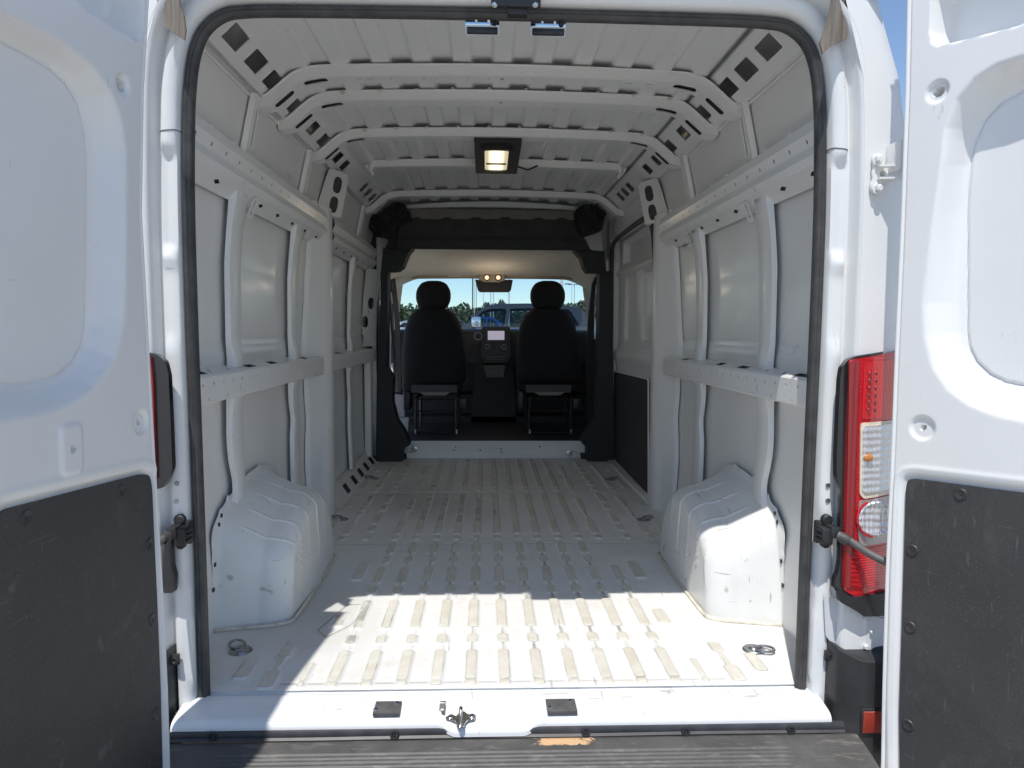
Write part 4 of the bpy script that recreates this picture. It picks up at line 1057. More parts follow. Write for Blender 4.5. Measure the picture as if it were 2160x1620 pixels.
# ================================================================== tail lamp and bumper corner
def m_red(name, col, b2=.5, wave=None, rough=.12):
    m, n, l, b = new_mat(name); co = objco(n)
    b.inputs['Base Color'].default_value = (*col, 1); b.inputs['Roughness'].default_value = rough
    b.inputs['Coat Weight'].default_value = 1; b.inputs['Coat Roughness'].default_value = .04
    b.inputs['Subsurface Weight'].default_value = .25; b.inputs['Subsurface Radius'].default_value = (.02, .003, .003)
    if wave:
        w = n.new('ShaderNodeTexWave'); w.bands_direction = wave[1]; w.inputs['Scale'].default_value = wave[0]; w.inputs['Distortion'].default_value = .6
        l.new(co, w.inputs[0]); bump(n, l, b, w.outputs[0], b2, .003)
    return m
RED = m_red('red_lens', (.52, .004, .010), .25, (30, 'Z'))
RED_D = m_red('dark_red_lens', (.26, .003, .008), .3, (20, 'X'))
RED_F = m_red('bright_red_lens', (.62, .008, .012), .8, (45, 'Z'), .2)
def m_clear():
    m, n, l, b = new_mat('clear_lamp_optic'); co = objco(n)
    w = n.new('ShaderNodeTexWave'); w.bands_direction = 'X'; w.inputs['Scale'].default_value = 26; w.inputs['Distortion'].default_value = 2.5; l.new(co, w.inputs[0])
    w2 = n.new('ShaderNodeTexWave'); w2.bands_direction = 'Z'; w2.inputs['Scale'].default_value = 18; w2.inputs['Distortion'].default_value = 1.5; l.new(co, w2.inputs[0])
    ad = n.new('ShaderNodeMath'); ad.operation = 'ADD'; l.new(w.outputs[0], ad.inputs[0]); l.new(w2.outputs[0], ad.inputs[1])
    b.inputs['Base Color'].default_value = (.74, .745, .75, 1); b.inputs['Metallic'].default_value = .6; b.inputs['Roughness'].default_value = .28
    b.inputs['Coat Weight'].default_value = 1; bump(n, l, b, ad.outputs[0], .55, .004); return m
CLEAR = m_clear()
def px_plate(name, pts, Y, th, mat, parent, holes=(), rr=.006, wrap=.0, n=3):
    q = [atY(x, y, Y) for x, y in pts]; mb = MB()
    hl = [rnd([(atY(x, y, Y)[0], atY(x, y, Y)[2]) for x, y in h], .004, 3) for h in holes]
    plate(mb, rnd([(p[0], p[2]) for p in q], rr, n), hl, lambda u, v, w: (u, Y-w+wrap*max(0, abs(u)-.90)**1.5, v), 0, th, sub=(.02, .03))
    return mb.build(name, mat, parent, 40)
LY = -.088
lamp = px_plate('tail_lamp', [(1764, 800), (1768, 775), (1782, 757), (1800, 750), (1930, 732), (1930, 1266), (1770, 1252), (1752, 1238), (1754, 1215), (1760, 1205), (1764, 1180), (1766, 1040), (1757, 1000), (1757, 960)], LY+.012, .020, m_simple('lamp_housing', (.018, .018, .020), .22, coat=.5), VAN, wrap=1.2)
px_plate('lamp_lens', [(1790, 759), (1930, 738), (1930, 1258), (1800, 1256), (1776, 1242), (1780, 1050), (1785, 900)], LY-.008, .010, RED, lamp, wrap=1.2)
px_plate('lens_border', [(1790, 764), (1812, 760), (1810, 886), (1804, 1050), (1800, 1240), (1781, 1238), (1785, 1050), (1788, 900)], LY-.0178, .004, RED_D, lamp, wrap=1.2, rr=.004)
px_plate('led_panel', [(1822, 768), (1930, 754), (1930, 884), (1818, 884)], LY-.0178, .002, m_red('led_red', (.60, .004, .010), .3, (60, 'X')), lamp, wrap=1.2)
for r in range(6):
    for cx_ in (1836, 1849):
        c = atY(cx_-r*.5, 788+r*15.5, LY-.0205); MB().lathe([(0, .0015), (.003, .001), (.0052, -.001)], c, (0, -1, 0), 8).build('led_dot', RED_D, lamp)
px_plate('clear_border', [(1817, 892), (1930, 889), (1930, 1046), (1822, 1052), (1812, 1042), (1814, 900)], LY-.0178, .0035, m_simple('cream_border', (.72, .64, .50), .4), lamp, wrap=1.2)
px_plate('clear_optic', [(1823, 899), (1930, 896), (1930, 1036), (1826, 1042), (1819, 1034), (1820, 906)], LY-.0214, .0025, CLEAR, lamp, wrap=1.2)
c = atY(1832, 966, LY-.025); bm = bmesh.new(); bmesh.ops.create_uvsphere(bm, u_segments=16, v_segments=10, radius=.011)
MB().bm(bm, Matrix.Translation(c) @ Matrix.Diagonal((1.2, .45, .9, 1))).build('amber_bulb', m_simple('amber', (.55, .22, .05), .2, coat=.6), lamp, 60)
px_plate('round_backing', [(1812, 1056), (1930, 1050), (1930, 1152), (1812, 1152), (1808, 1100)], LY-.0178, .003, m_simple('lamp_inner_grey', (.45, .42, .40), .25, .4), lamp, wrap=1.2)
c = atY(1846, 1093, LY-.020); mb = MB(); mb.lathe([(.046, 0), (.046, .006), (.042, .008), (.038, .005), (.030, .0065), (.022, .004), (.012, .004), (0, .007)], c, (0, -1, 0), 40); mb.build('round_optic', CLEAR, lamp, 60)
mb = MB(); mb.tube([(c[0]+.048*math.cos(t), c[1]-.004, c[2]+.048*math.sin(t)) for t in np.linspace(math.pi*.65, math.pi*1.45, 20)], .0032, 6); mb.build('round_rim', RED, lamp)
px_plate('lower_lens', [(1800, 1160), (1930, 1156), (1930, 1244), (1798, 1240)], LY-.0178, .003, RED_F, lamp, wrap=1.2)
for k in range(7): px_plate('lens_bar', [(1795, 1172+k*9.5), (1812, 1172+k*9.5), (1811, 1178+k*9.5), (1794, 1178+k*9.5)], LY-.0214, .002, RED, lamp, wrap=1.2, rr=.001)
px_plate('lamp_bracket', [(1762, 1238), (1790, 1254), (1885, 1252), (1885, 1302), (1816, 1296), (1800, 1284), (1764, 1264)], LY-.004, .018, BLACK, lamp, wrap=.8)
# left lamp: only its inner edge shows past the door
lamp2 = px_plate('tail_lamp', [(250, 735), (330, 745), (343, 750), (356, 762), (363, 790), (368, 900), (371, 985), (362, 1010), (352, 1025), (330, 1030), (250, 1030)], LY+.010, .020, m_simple('lamp_housing_left', (.016, .016, .018), .3, coat=.4), VAN, wrap=1.2)
px_plate('lamp_lens', [(250, 742), (322, 752), (327, 800), (330, 900), (334, 1010), (250, 1015)], LY-.008, .012, RED_D, lamp2, wrap=1.2)
px_plate('lamp_side_trim', [(355, 1120), (368, 1128), (370, 1190), (376, 1210), (374, 1245), (350, 1245)], LY+.03, .02, BLACK, lamp2)
# bumper corners
def bumper_corner(s):
    mb = MB(); rows = []
    prof_ = [(0, .03), (.004, -.005), (.010, -.075), (.016, -.092), (.045, -.106), (.060, -.118), (.075, -.128), (.16, -.128), (.22, -.10), (.24, 0)]
    A = atY(1756, 1362, -.09); B = atY(1802, 1392, -.12)
    for z, dz in ((0, 0), (.006, .006), (.03, .03), (.15, .15), (.30, .30), (.46, .46)):
        r = []
        for k, (dx, y) in enumerate(prof_):
            top = A[2]+(B[2]-A[2])*min(1, dx/.055)+.002
            lean = -.012*z if k < 3 else 0
            r.append((s*(A[0]+dx+lean), y+(.012 if z == 0 else 0)*(k > 1), top-z))
        rows.append(r)
    mb.grid(rows); mb.add([rows[0][k] for k in range(len(prof_))], [tuple(range(len(prof_)))])
    o = mb.build('bumper_corner', m_simple('bumper_plastic', (.030, .030, .032), .42, var=.3, nscale=9, bmp=.15, bscale=500), VAN, 50)
    if s > 0:
        a = atY(1818, 1545, -.13); b = atY(1885, 1499, -.13)
        MB().box((a[0]-.004, -.132, a[2]-.006), (b[0], -.126, b[2]+.006), .003).build('reflector_frame', BLACK, o)
        MB().box((a[0], -.136, a[2]), (b[0], -.130, b[2]), .003).build('reflector', m_red('orange_red_reflector', (.36, .035, .015), .5, (90, 'DIAGONAL'), .35), o)
    return o
bumper_corner(1); bumper_corner(-1)

# ================================================================== sliding door side (right, ahead of the pillar)
def pxX(pts, X): return [(float(atX(x, y, X)[1]), float(atX(x, y, X)[2])) for x, y in pts]
SX = .935
mb = MB()
inner = rnd([(2.22, .86), (3.36, .86), (3.36, 1.36), (2.30, 1.36)], .05, 4)
def sl_h(U, V):
    H = np.zeros(U.shape)
    for (c, hw, z, hh) in ((2.50, .16, 1.135, .23), (3.02, .19, 1.135, .23)):
        d = rrsdf(U, V, c, z, hw, hh, .06); H = H-.022*(1-sstep(-.02, .0, d))-.004*np.exp(-((d-.004)/.004)**2)
    d = rrsdf(U, V, 2.75, 1.535, .55, .085, .02); H = H-.05*(1-sstep(-.012, .0, d))
    H = H+.020*np.exp(-((V-1.40)/.025)**2)+.012*sstep(.85, .84, V)+.02*np.exp(-((V-.80)/.05)**2)
    H = H+.012*np.exp(-((V-.10)/.05)**2)
    return H
SDOOR = hfield('sliding_door', np.arange(2.06, 3.50, .010), np.arange(-.02, 1.70, .0085), sl_h, lambda U, V, H: (SX-H*1.0, U, V), PAINT_IN, VAN, 50)
bp = pxX([(1297, 786), (1300, 783), (1372, 800), (1372, 1046), (1340, 1012), (1297, 968)], SX-.012)
mb = MB(); plate(mb, rnd(bp, .02, 3), [], lambda u, v, w: (SX-.020-w, u, v), 0, .006); mb.build('trim_board', BOARD2, SDOOR)
rimp = [(SX-.024, y, z) for y, z in rnd(bp, .02, 3)]; MB().tube(rimp, .005, 6, closed=True).build('board_rim', PAINT_IN, SDOOR)
# door aperture seal and rail above it
ap = pxX([(1372, 1060), (1375, 900), (1371, 700), (1362, 560), (1352, 480), (1340, 446), (1320, 440), (1292, 462), (1276, 480), (1271, 520), (1276, 590), (1284, 700), (1290, 800), (1294, 975)], .885)
ap = [(min(max(y, 2.08), 3.47), z) for y, z in ap]
apw = [(.888, 2.085, .02), (.890, 2.09, .6), (.890, 2.09, 1.1), (.880, 2.10, 1.45), (.868, 2.14, 1.58), (.862, 2.24, 1.625), (.860, 2.6, 1.632), (.860, 3.1, 1.625), (.864, 3.34, 1.60), (.872, 3.42, 1.52), (.880, 3.45, 1.3), (.884, 3.46, .8), (.884, 3.46, .02)]
MB().tube(smooth_path([np.array(p) for p in apw], 70), .016, 10).build('aperture_seal', RUBBER, SDOOR)
mb = MB()
hh = [circ(y, .03, .008, .012, 8) for y in np.arange(2.3, 3.3, .17)]+[rect(2.18, .045, .05, .05, .006, 2)]+[[(y-.02, .066), (y, .060), (y+.02, .066), (y, .072)] for y in np.arange(2.4, 3.3, .2)]
plate(mb, [(2.10, 0), (3.40, 0), (3.40, .085), (2.10, .085)], hh, lambda u, v, w: (.868-v*.12+w, u, 1.735-v), 0, .003)
mb.grid([[(.868, 2.1, 1.735), (.862, 2.1, 1.785)], [(.868, 3.4, 1.735), (.862, 3.4, 1.785)]]); mb.grid([[(.858, 2.1, 1.650), (.92, 2.1, 1.64)], [(.858, 3.4, 1.650), (.92, 3.4, 1.64)]])
mb.build('door_track_rail', PAINT_IN, SDOOR)
MB().box((.862, 2.0, -.012), (.93, 3.5, .012), .004).build('door_threshold', PAINT_IN, SDOOR)
mb = MB(); c = atX(1381, 867, .87); mb.box((.868, 2.07, .40), (.90, 2.105, .60), .004); mb.build('latch_cover', BLACK, SDOOR)

# ================================================================== cab
YSTEP = YE
zt = float(atY(1040, 930, YSTEP)[2])
L0 = float(atY(846, 945, YSTEP)[0]); R0 = float(atY(1243, 945, YSTEP)[0])
mb = MB()
plate(mb, [(-.93, -.01), (.93, -.01), (.93, zt), (-.93, zt)], [circ(x, z, .006, None, 10) for x, z in ((-.29, .085), (-.30, .06), (-.1, .06), (.06, .07), (.065, .045), (.36, .09))], lambda u, v, w: (u, YSTEP+w-.018*math.exp(-(v/.02)**2), v), 0, .006)
STEP = mb.build('cab_step', PAINT_IN, VAN, None)
for px, py, f in ((869, 948, 1), (1206, 957, -1)):
    c = atY(px, py, YSTEP-.004); mb = MB(); mb.lathe([(0, .012), (.010, .012), (.014, .006), (.024, .004), (.024, 0)], c+np.array([.018*f, 0, -.012*0]), (0, -1, 0), 16)
    mb.tube([(c[0]-.012*f+.030*math.cos(t), c[1]-.008, c[2]+.008*f+.030*math.sin(t)) for t in np.linspace(0, 2*math.pi, 20, endpoint=False)], .0035, 6, closed=True)
    mb.build('tie_down_ring', ZINC, STEP)
CABF = MB().box((-.93, YSTEP+.004, zt-.02), (.93, 5.1, zt)).build('cab_floor', BLACK2, VAN)
def cabplate(name, pts, Y, th, mat, parent=VAN, rr=.01, bulge=0, holes=()):
    q = [atY(x, y, Y) for x, y in pts]; mb = MB(); c = np.mean([(p[0], p[2]) for p in q], 0)
    plate(mb, rnd([(p[0], p[2]) for p in q], rr, 3), [rnd([(atY(x, y, Y)[0], atY(x, y, Y)[2]) for x, y in h], rr, 3) for h in holes], lambda u, v, w: (u, Y+w-(bulge*(.5+.5*math.sin(u*60)*math.cos(v*47)) if w == 0 else 0), v), 0, th, sub=(.04, .04))
    return mb.build(name, mat, parent, 40)
TRL = cabplate('pillar_trim', [(792, 975), (796, 760), (802, 640), (803, 571), (818, 571), (817, 640), (815, 776), (829, 797), (827, 849), (837, 888), (852, 911), (864, 940), (850, 946), (848, 975)], 3.40, .16, BLACK2)
TRR = cabplate('pillar_trim', [(1239, 974), (1240, 946), (1228, 935), (1232, 924), (1257, 883), (1261, 781), (1264, 700), (1265, 572), (1288, 572), (1293, 700), (1294, 800), (1296, 975)], 3.40, .16, BLACK2)
cabplate('corner_cover', [(804, 572), (808, 524), (872, 521), (862, 533), (855, 548), (850, 562), (838, 571)], 3.38, .16, BLACK2, TRL, .006)
cabplate('corner_cover', [(1211, 526), (1275, 530), (1279, 574), (1240, 574), (1232, 562), (1226, 542)], 3.38, .16, BLACK2, TRR, .006)
for p in ([(848, 956), (857, 957), (858, 968), (848, 969)], [(1224, 955), (1240, 957), (1240, 968), (1226, 969)]): cabplate('trim_clip', p, 3.50, .02, BLACK, TRL if p[0][0] < 1000 else TRR, .003)
# overhead shelf between load space and cab
SHELF = cabplate('overhead_shelf', [(866, 441), (1216, 445), (1222, 470), (1240, 500), (1248, 527), (812, 523), (826, 498), (850, 470)], 3.36, .05, m_simple('shelf_underside', (.045, .042, .040), .8, var=.2, nscale=8), VAN, .01)
cabplate('shelf_edge', [(864, 441), (900, 441), (1216, 445), (1221, 464), (1200, 463), (1190, 459), (1180, 459), (1172, 463), (1150, 463), (1142, 459), (1130, 459), (1122, 463), (1080, 462), (1072, 458), (1060, 458), (1052, 462), (1018, 462), (1010, 458), (998, 458), (990, 462), (955, 462), (948, 458), (938, 458), (930, 462), (890, 462), (884, 458), (868, 460)], 3.345, .012, SHELFM, SHELF, .004)
cabplate('shelf_lip', [(830, 503), (1240, 506), (1249, 528), (812, 524)], 3.34, .03, BLACK2, SHELF, .004)
MB().grid([[(x, 3.30, 1.90-.04*(x/.7)**2) for x in np.linspace(-.74, .74, 12)], [(x, 3.345, float(atY(1040, 437, 3.345)[2])-.02*(x/.7)**2) for x in np.linspace(-.74, .74, 12)]]).build('roof_front_edge', PAINT_IN, ROOF)
cabplate('foam_block', [(779, 480), (782, 459), (801, 455), (821, 433), (840, 428), (853, 428), (857, 440), (866, 461), (841, 472), (834, 489), (834, 521), (819, 521), (818, 501), (788, 494)], 3.24, .14, FOAM, SHELF, .012, .05)
cabplate('foam_block', [(1213, 444), (1228, 432), (1254, 434), (1278, 451), (1270, 473), (1269, 486), (1236, 498), (1219, 484)], 3.24, .14, FOAM, SHELF, .012, .05)
cabplate('corner_filler', [(1232, 497), (1268, 485), (1271, 529), (1247, 526)], 3.30, .05, m_simple('pale_plastic', (.42, .42, .41), .6), SHELF, .008)
cabplate('corner_filler', [(806, 500), (820, 502), (818, 522), (806, 520)], 3.36, .04, m_simple('pale_plastic_left', (.42, .42, .41), .6), SHELF, .004)
# cab ceiling
zA = float(atY(1040, 521, 3.44)[2]); zB = float(atY(1040, 588, 4.78)[2])
def hl_map(U, V, H):
    t = (V-3.44)/(4.78-3.44); e = np.abs(U)/.95
    Z = zA+.015*np.sin(t*math.pi)+(zB-zA)*sstep(.0, 1.1, t**1.3)-.10*sstep(.62, 1.0, e)**1.6
    Z = Z+.010*np.exp(-((t-.10)/.03)**2)-.014*np.exp(-((t-.05)/.03)**2)-.006*np.exp(-((t-.22)/.05)**2)*(np.abs(U) < .7)
    return U, V, Z
HL = hfield('headliner', np.linspace(-.95, .95, 60), np.linspace(3.44, 4.80, 60), lambda U, V: 0*U, hl_map, HEADLINER, VAN, 60)
for s, (x0, x1) in ((-1, (866, 1008)), (1, (1068, 1208))):
    y0, y1 = (568, 588) if s < 0 else (566, 590)
    pts = [(x0, y1), (x0+2, y0+8), (x0+10, y0+3), (x1-6, y0), (x1, y0+4), (x1, y1-1)] if s < 0 else [(x0, y1-3), (x0, y0+4), (x0+6, y0), (x1-12, y0+4), (x1-2, y0+10), (x1, y1)]
    v = cabplate('sun_visor', pts, 4.66, .02, m_simple('visor_fabric', (.40, .345, .27), .85, var=.06), VAN, .012)
    a, b = ((946, 573), (976, 584)) if s < 0 else ((1104, 573), (1134, 584))
    cabplate('visor_label', [a, (b[0], a[1]+1), b, (a[0], b[1])], 4.652, .005, m_simple('label_grey', (.62, .57, .48), .6), v, .002)
OC = cabplate('overhead_console', [(1014, 568), (1060, 568), (1066, 590), (1052, 595), (1022, 594), (1009, 589)], 4.60, .10, m_simple('console_grey', (.36, .33, .28), .7), HL, .006)
for px in (1027, 1051):
    c = atY(px, 585.5, 4.595); MB().lathe([(.030, 0), (.030, .004), (.022, .006)], c, (0, -1, 0), 18).build('lamp_bezel', BLACK, HL)
    MB().lathe([(.019, .003), (.016, .007), (0, .008)], c, (0, -1, 0), 18).build('map_lamp', m_emit('map_lamp_glow', (1, .62, .40), .9), HL)
    ld = bpy.data.lights.new('map_lamp_light', 'POINT'); ld.energy = 0.4; ld.shadow_soft_size = .03; ld.color = (1, .80, .58)
    lo = bpy.data.objects.new('map_lamp_light', ld); COL.objects.link(lo); lo.location = (c[0], c[1]-.30, c[2]-.16)
for px in (1026, 1053): cabplate('console_slot', [(px-3, 572), (px+3, 572), (px+3, 576), (px-3, 576)], 4.597, .004, BLACK, HL, .002)
cabplate('mirror_camera', [(1002, 590), (1082, 590), (1078, 612), (1074, 616), (1012, 616), (1008, 612)], 4.80, .06, BLACK, HL, .008)
# windscreen pillars and glass
for s in (-1, 1):
    A = atY(852 if s < 0 else 1226, 585, 4.75); B = atY(838 if s < 0 else 1240, 692, 5.30); C = atY(820 if s < 0 else 1256, 690, 4.70)
    mb = MB(); D0 = atY(835 if s < 0 else 1245, 570, 4.55)
    mb.add([A, B, (B[0]+s*.14, B[1], B[2]), (D0[0]+s*.06, D0[1], D0[2]+.03), A+np.array([s*.02, .05, .04]), B+np.array([s*.02, .06, 0]), (B[0]+s*.16, B[1]+.06, B[2]), (D0[0]+s*.08, D0[1]+.05, D0[2]+.07)],
           [(0, 1, 2, 3), (4, 7, 6, 5), (0, 4, 5, 1), (1, 5, 6, 2), (2, 6, 7, 3), (3, 7, 4, 0)])
    mb.build('windscreen_pillar', HEADLINER, VAN)
GLASS = m_glass('windscreen_glass', (.56, .68, .73))
MB().add([(-.88, 4.80, 1.56), (.88, 4.80, 1.56), (.92, 5.55, .86), (-.92, 5.55, .86)], [(0, 1, 2, 3)]).build('windscreen', GLASS, VAN, None)
# dark door frames seen past the seats
FDL = cabplate('door_frame_trim', [(818, 572), (823, 574), (833, 588), (839, 640), (845, 720), (846, 818), (838, 822), (835, 720), (829, 640), (824, 600)], 4.45, .05, m_simple('brown_black_trim', (.045, .040, .037), .6), VAN, .004)
for a in ([(826, 640), (829, 640), (834, 800), (832, 800)],): cabplate('door_seal', a, 4.5, .02, BLACK, FDL, .001)
m_, n_, l_, b_ = None, None, None, None
cabplate('front_door_trim', [(1266, 570), (1258, 578), (1249, 600), (1243, 650), (1238, 720), (1236, 800), (1236, 930), (1268, 930)], 4.3, .05, BLACK2, VAN, .006, holes=([(1262, 590), (1257, 600), (1254, 640), (1253, 700), (1253, 716), (1262, 716)],))
c = atY(1262, 633, 3.62); mb = MB(); mb.box((c[0]-.02, 3.60, c[2]-.05), (c[0]+.04, 3.66, c[2]+.05), .01); mb.tube([(c[0], 3.61, c[2]-.05), (c[0]-.015, 3.61, c[2]-.12), (c[0]+.01, 3.61, c[2]-.2), (c[0]+.02, 3.61, c[2]-.6)], .012, 8); mb.build('seat_belt', BLACK, TRR)
c = atY(822, 605, 3.62); mb = MB(); mb.box((c[0]-.03, 3.60, c[2]-.04), (c[0]+.02, 3.66, c[2]+.04), .01); mb.tube([(c[0], 3.61, c[2]-.04), (c[0]+.012, 3.61, c[2]-.3), (c[0]+.03, 3.61, c[2]-.55)], .008, 8); mb.build('seat_belt', BLACK, TRL)
# silver step well and pedestal by the driver's opening
cabplate('door_sill_plate', [(833, 832), (852, 834), (853, 880), (830, 878)], 4.02, .05, m_simple('sill_silver', (.42, .41, .40), .5), VAN, .004)
cabplate('door_sill_plate', [(834, 881), (862, 881), (860, 918), (851, 911), (838, 890)], 4.0, .05, m_simple('sill_pale', (.50, .49, .47), .6), VAN, .004)
# cab outer skin (roof, sides, nose) so that the daylight only enters through glass and doorway
mb = MB(); rows = []
cab_sec = lambda t: [(x*(1-.06*t), 3.5+1.32*t, z-(.46*t**1.5)*max(0, (z-.9))/1.13) for x, z in shell_full]
for t in (0, .3, .6, .85, 1.0): rows.append([p for p, (x_, z_) in zip(cab_sec(t), shell_full) if z_ > 1.30])
mb.grid(rows); mb.build('cab_roof', PAINT, VAN, 50)
mb = MB()
plate(mb, [(3.5, -.45), (5.9, -.45), (5.9, .86), (5.5, .92), (4.75, 1.60), (3.5, 1.70)], [rnd([(3.68, .98), (4.95, .96), (4.62, 1.46), (3.68, 1.50)], .04, 3)], lambda u, v, w: (1.01+w, u, v), 0, .03); mb.build('cab_side', PAINT, VAN)
MB().add([(1.02, 3.68, .98), (1.02, 4.95, .96), (1.02, 4.62, 1.46), (1.02, 3.68, 1.50)], [(0, 1, 2, 3)]).build('door_glass', m_glass('door_glass', (.75, .80, .80)), VAN, None)
mb = MB(); plate(mb, [(3.5, -.45), (5.9, -.45), (5.9, .86), (5.5, .92), (4.75, 1.60), (3.5, 1.70)], [rnd([(3.62, -.02), (4.90, -.02), (4.95, .96), (4.62, 1.48), (3.62, 1.52)], .05, 3)], lambda u, v, w: (-1.01-w, u, v), 0, .03); mb.build('cab_side', PAINT, VAN)
MB().box((-.98, 5.12, -.2), (.98, 5.9, .84), .05).build('engine_bay', PAINT, VAN)
# driver's door, swung open ahead of the doorway
fd = cabplate('front_door', [(700, 600), (812, 600), (829, 640), (832, 672), (836, 800), (836, 900), (700, 900)], 5.05, .04, PAINT, VAN, .006, holes=([(700, 606), (810, 606), (824, 640), (829, 668), (700, 672)],))
cabplate('door_handle', [(826, 735), (829, 735), (830, 745), (827, 745)], 5.02, .02, BLACK, fd, .001)
for s in (-1, 1): MB().box((s*.865, 3.455, -.02), (s*1.03, 3.60, 1.80)).build('centre_pillar', PAINT_IN if s > 0 else BLACK2, VAN)
MB().box((-.95, 5.0, zt-.02), (.95, 5.1, .80)).build('firewall', BLACK2, VAN)
MB().box((-.95, 4.70, zt), (.95, 5.0, zt+.05)).build('toe_board', BLACK2, VAN)
# dashboard
dp = [(4.60, .70), (4.62, .90), (4.66, .985), (4.75, 1.005), (5.0, 1.0), (5.3, .96), (5.35, .5), (5.1, .35), (4.8, .42)]
zd = float(atY(1040, 694, 4.75)[2]); mb = MB(); rows = []
for x in np.linspace(-.92, .92, 24): rows.append([(x, y+.03*abs(x), z+zd-1.005-.01*abs(x)) for y, z in dp])
mb.grid(rows); DASH = mb.build('dashboard', BLACK2, VAN, 50)
cabplate('centre_stack', [(1016, 692), (1020, 689), (1073, 689), (1076, 692), (1078, 750), (1070, 765), (1024, 765), (1014, 750)], 4.54, .10, BLACK, DASH, .01)
cabplate('console_box', [(1020, 772), (1066, 772), (1062, 796), (1026, 796)], 4.40, .3, GREYPL, DASH, .006)
cabplate('console_body', [(1000, 765), (1084, 765), (1090, 930), (992, 930)], 4.70, .2, BLACK2, DASH, .01)
scr = cabplate('screen_bezel', [(1021, 692), (1071, 692), (1071, 722), (1021, 722)], 4.53, .012, BLACK, DASH, .006)
cabplate('screen', [(1029, 698), (1064, 698), (1064, 717), (1029, 717)], 4.527, .004, m_emit('screen_glow', (.36, .33, .42), .55), DASH, .002)
for px, py, r in ((1028, 731, .022), (1063, 732, .022), (1008.5, 709, .036)):
    c = atY(px, py, 4.535); MB().lathe([(r*.82, 0), (r*.82, .012), (r, .012), (r, 0)], c, (0, -1, 0), 24).build('dial_ring', m_simple('satin_ring', (.16, .16, .17), .35, .8), DASH)
cabplate('dash_trim', [(1024, 752), (1066, 752), (1066, 754), (1024, 754)], 4.53, .005, GREYPL, DASH, .0005)
cabplate('dash_trim', [(1028, 757), (1062, 757), (1062, 758.5), (1028, 758.5)], 4.53, .005, GREYPL, DASH, .0005)
# steering wheel
c = np.array([float(atY(914, 700, 4.45)[0]), 4.42, .93]); ax = np.array([0, -.82, .57]); e1 = np.array([1., 0, 0]); e2 = np.cross(ax, e1)
sw = MB().tube([c+.19*(math.cos(t)*e1+math.sin(t)*e2) for t in np.linspace(0, 2*math.pi, 40, endpoint=False)], .016, 8, closed=True)
for t in (.2, math.pi-.2, -math.pi/2): sw.tube([c, c+.185*(math.cos(t)*e1+math.sin(t)*e2)], .014, 8)
sw.lathe([(0, .03), (.05, .03), (.065, 0), (.05, -.03)], c, ax, 20); sw.build('steering_wheel', BLACK, DASH)

# ---------------------------------------------------------------- seats
def pillow(name, pts, Y, front, back, mat, parent, rr=.05):
    q = [atY(x, y, Y) for x, y in pts]; P2 = np.array(rnd([(p[0], p[2]) for p in q], rr, 6)); c = P2.mean(0); mb = MB(); rings = []
    for sc, dy in ((.02, -back), (.35, -back*.99), (.62, -back*.95), (.80, -back*.84), (.91, -back*.62), (.975, -back*.32), (1.0, 0), (.985, front*.4), (.93, front*.8), (.80, front*.95), (.5, front), (.02, front)):
        rings.append([(c[0]+(p[0]-c[0])*sc, Y+dy, c[1]+(p[1]-c[1])*sc) for p in P2])
    mb.grid(rings, closed_v=True); return mb.build(name, mat, parent, 70)
def seat(x0):
    dx = lambda l: [(x0+x, y) for x, y in l]
    back = pillow('seat', dx([(-12, 647), (22, 648), (46, 660), (60, 690), (66, 730), (70, 770), (70, 800), (64, 810), (-64, 810), (-67, 790), (-66, 740), (-60, 690), (-48, 662), (-30, 650)]), 3.98, .10, .10, FABRIC, VAN)
    pillow('headrest', dx([(-26, 597), (-12, 592), (14, 592), (28, 598), (37, 614), (37, 634), (30, 648), (22, 653), (-22, 653), (-31, 648), (-37, 632), (-36, 612)]), 3.98, .06, .055, FABRIC, back, .03)
    for x in (-24, 26):
        a = atY(x0+x, 655, 3.98); MB().tube([a+np.array([0, 0, -.05]), a+np.array([0, 0, .10])], .006, 8).build('headrest_post', CHROME, back)
    c = atY(x0, 820, 4.1); MB().box((c[0]-.25, 3.98, c[2]-.02), (c[0]+.25, 4.45, c[2]+.10), .04).build('cushion', FABRIC, back)
    cabplate('rear_cover', dx([(-46, 812), (50, 812), (50, 828), (34, 828), (24, 834), (-16, 834), (-28, 828), (-46, 828)]), 3.93, .01, m_simple('grey_sheet', (.075, .075, .08), .6), back, .004)
    cabplate('paper_tray', dx([(-30, 827), (36, 827), (26, 834), (-18, 834)]), 3.922, .004, m_simple('pale_card', (.26, .255, .235), .8), back, .002)
    T = lambda x, y, Y=3.95: atY(x0+x, y, Y)
    mb = MB(); zf = zt
    for x in (-37, 50):
        a = T(x, 842); mb.tube([a, (a[0], a[1], zf+.03)], .012, 8); mb.tube([(a[0], a[1], zf+.03), (a[0], a[1], zf)], .014, 8)
        mb.tube([a, (a[0], 4.40, a[2])], .014, 8); mb.tube([(a[0], 4.40, a[2]), (a[0], 4.40, zf)], .012, 8)
    for y in (842, 867, 912): mb.tube([T(-42, y), T(54, y)], .007, 8)
    a = T(58, 850, 3.96); mb.box(a-np.array([.02, .02, .05]), a+np.array([.05, .05, .04]), .008)
    a = T(-52, 840, 3.98); mb.box(a-np.array([.04, .02, .10]), a+np.array([.01, .30, .06]), .01)
    mb.build('seat_frame', DARKMETAL, back, 40)
    for x in (-37, 50):
        a = T(x, 842); MB().lathe([(.008, 0), (.008, .028), (.013, .03), (.013, .036)], (a[0], a[1]-.012, zf), (0, 0, 1), 10).build('floor_stud', ZINC, back)
    return back
seat(914); seat(1155)

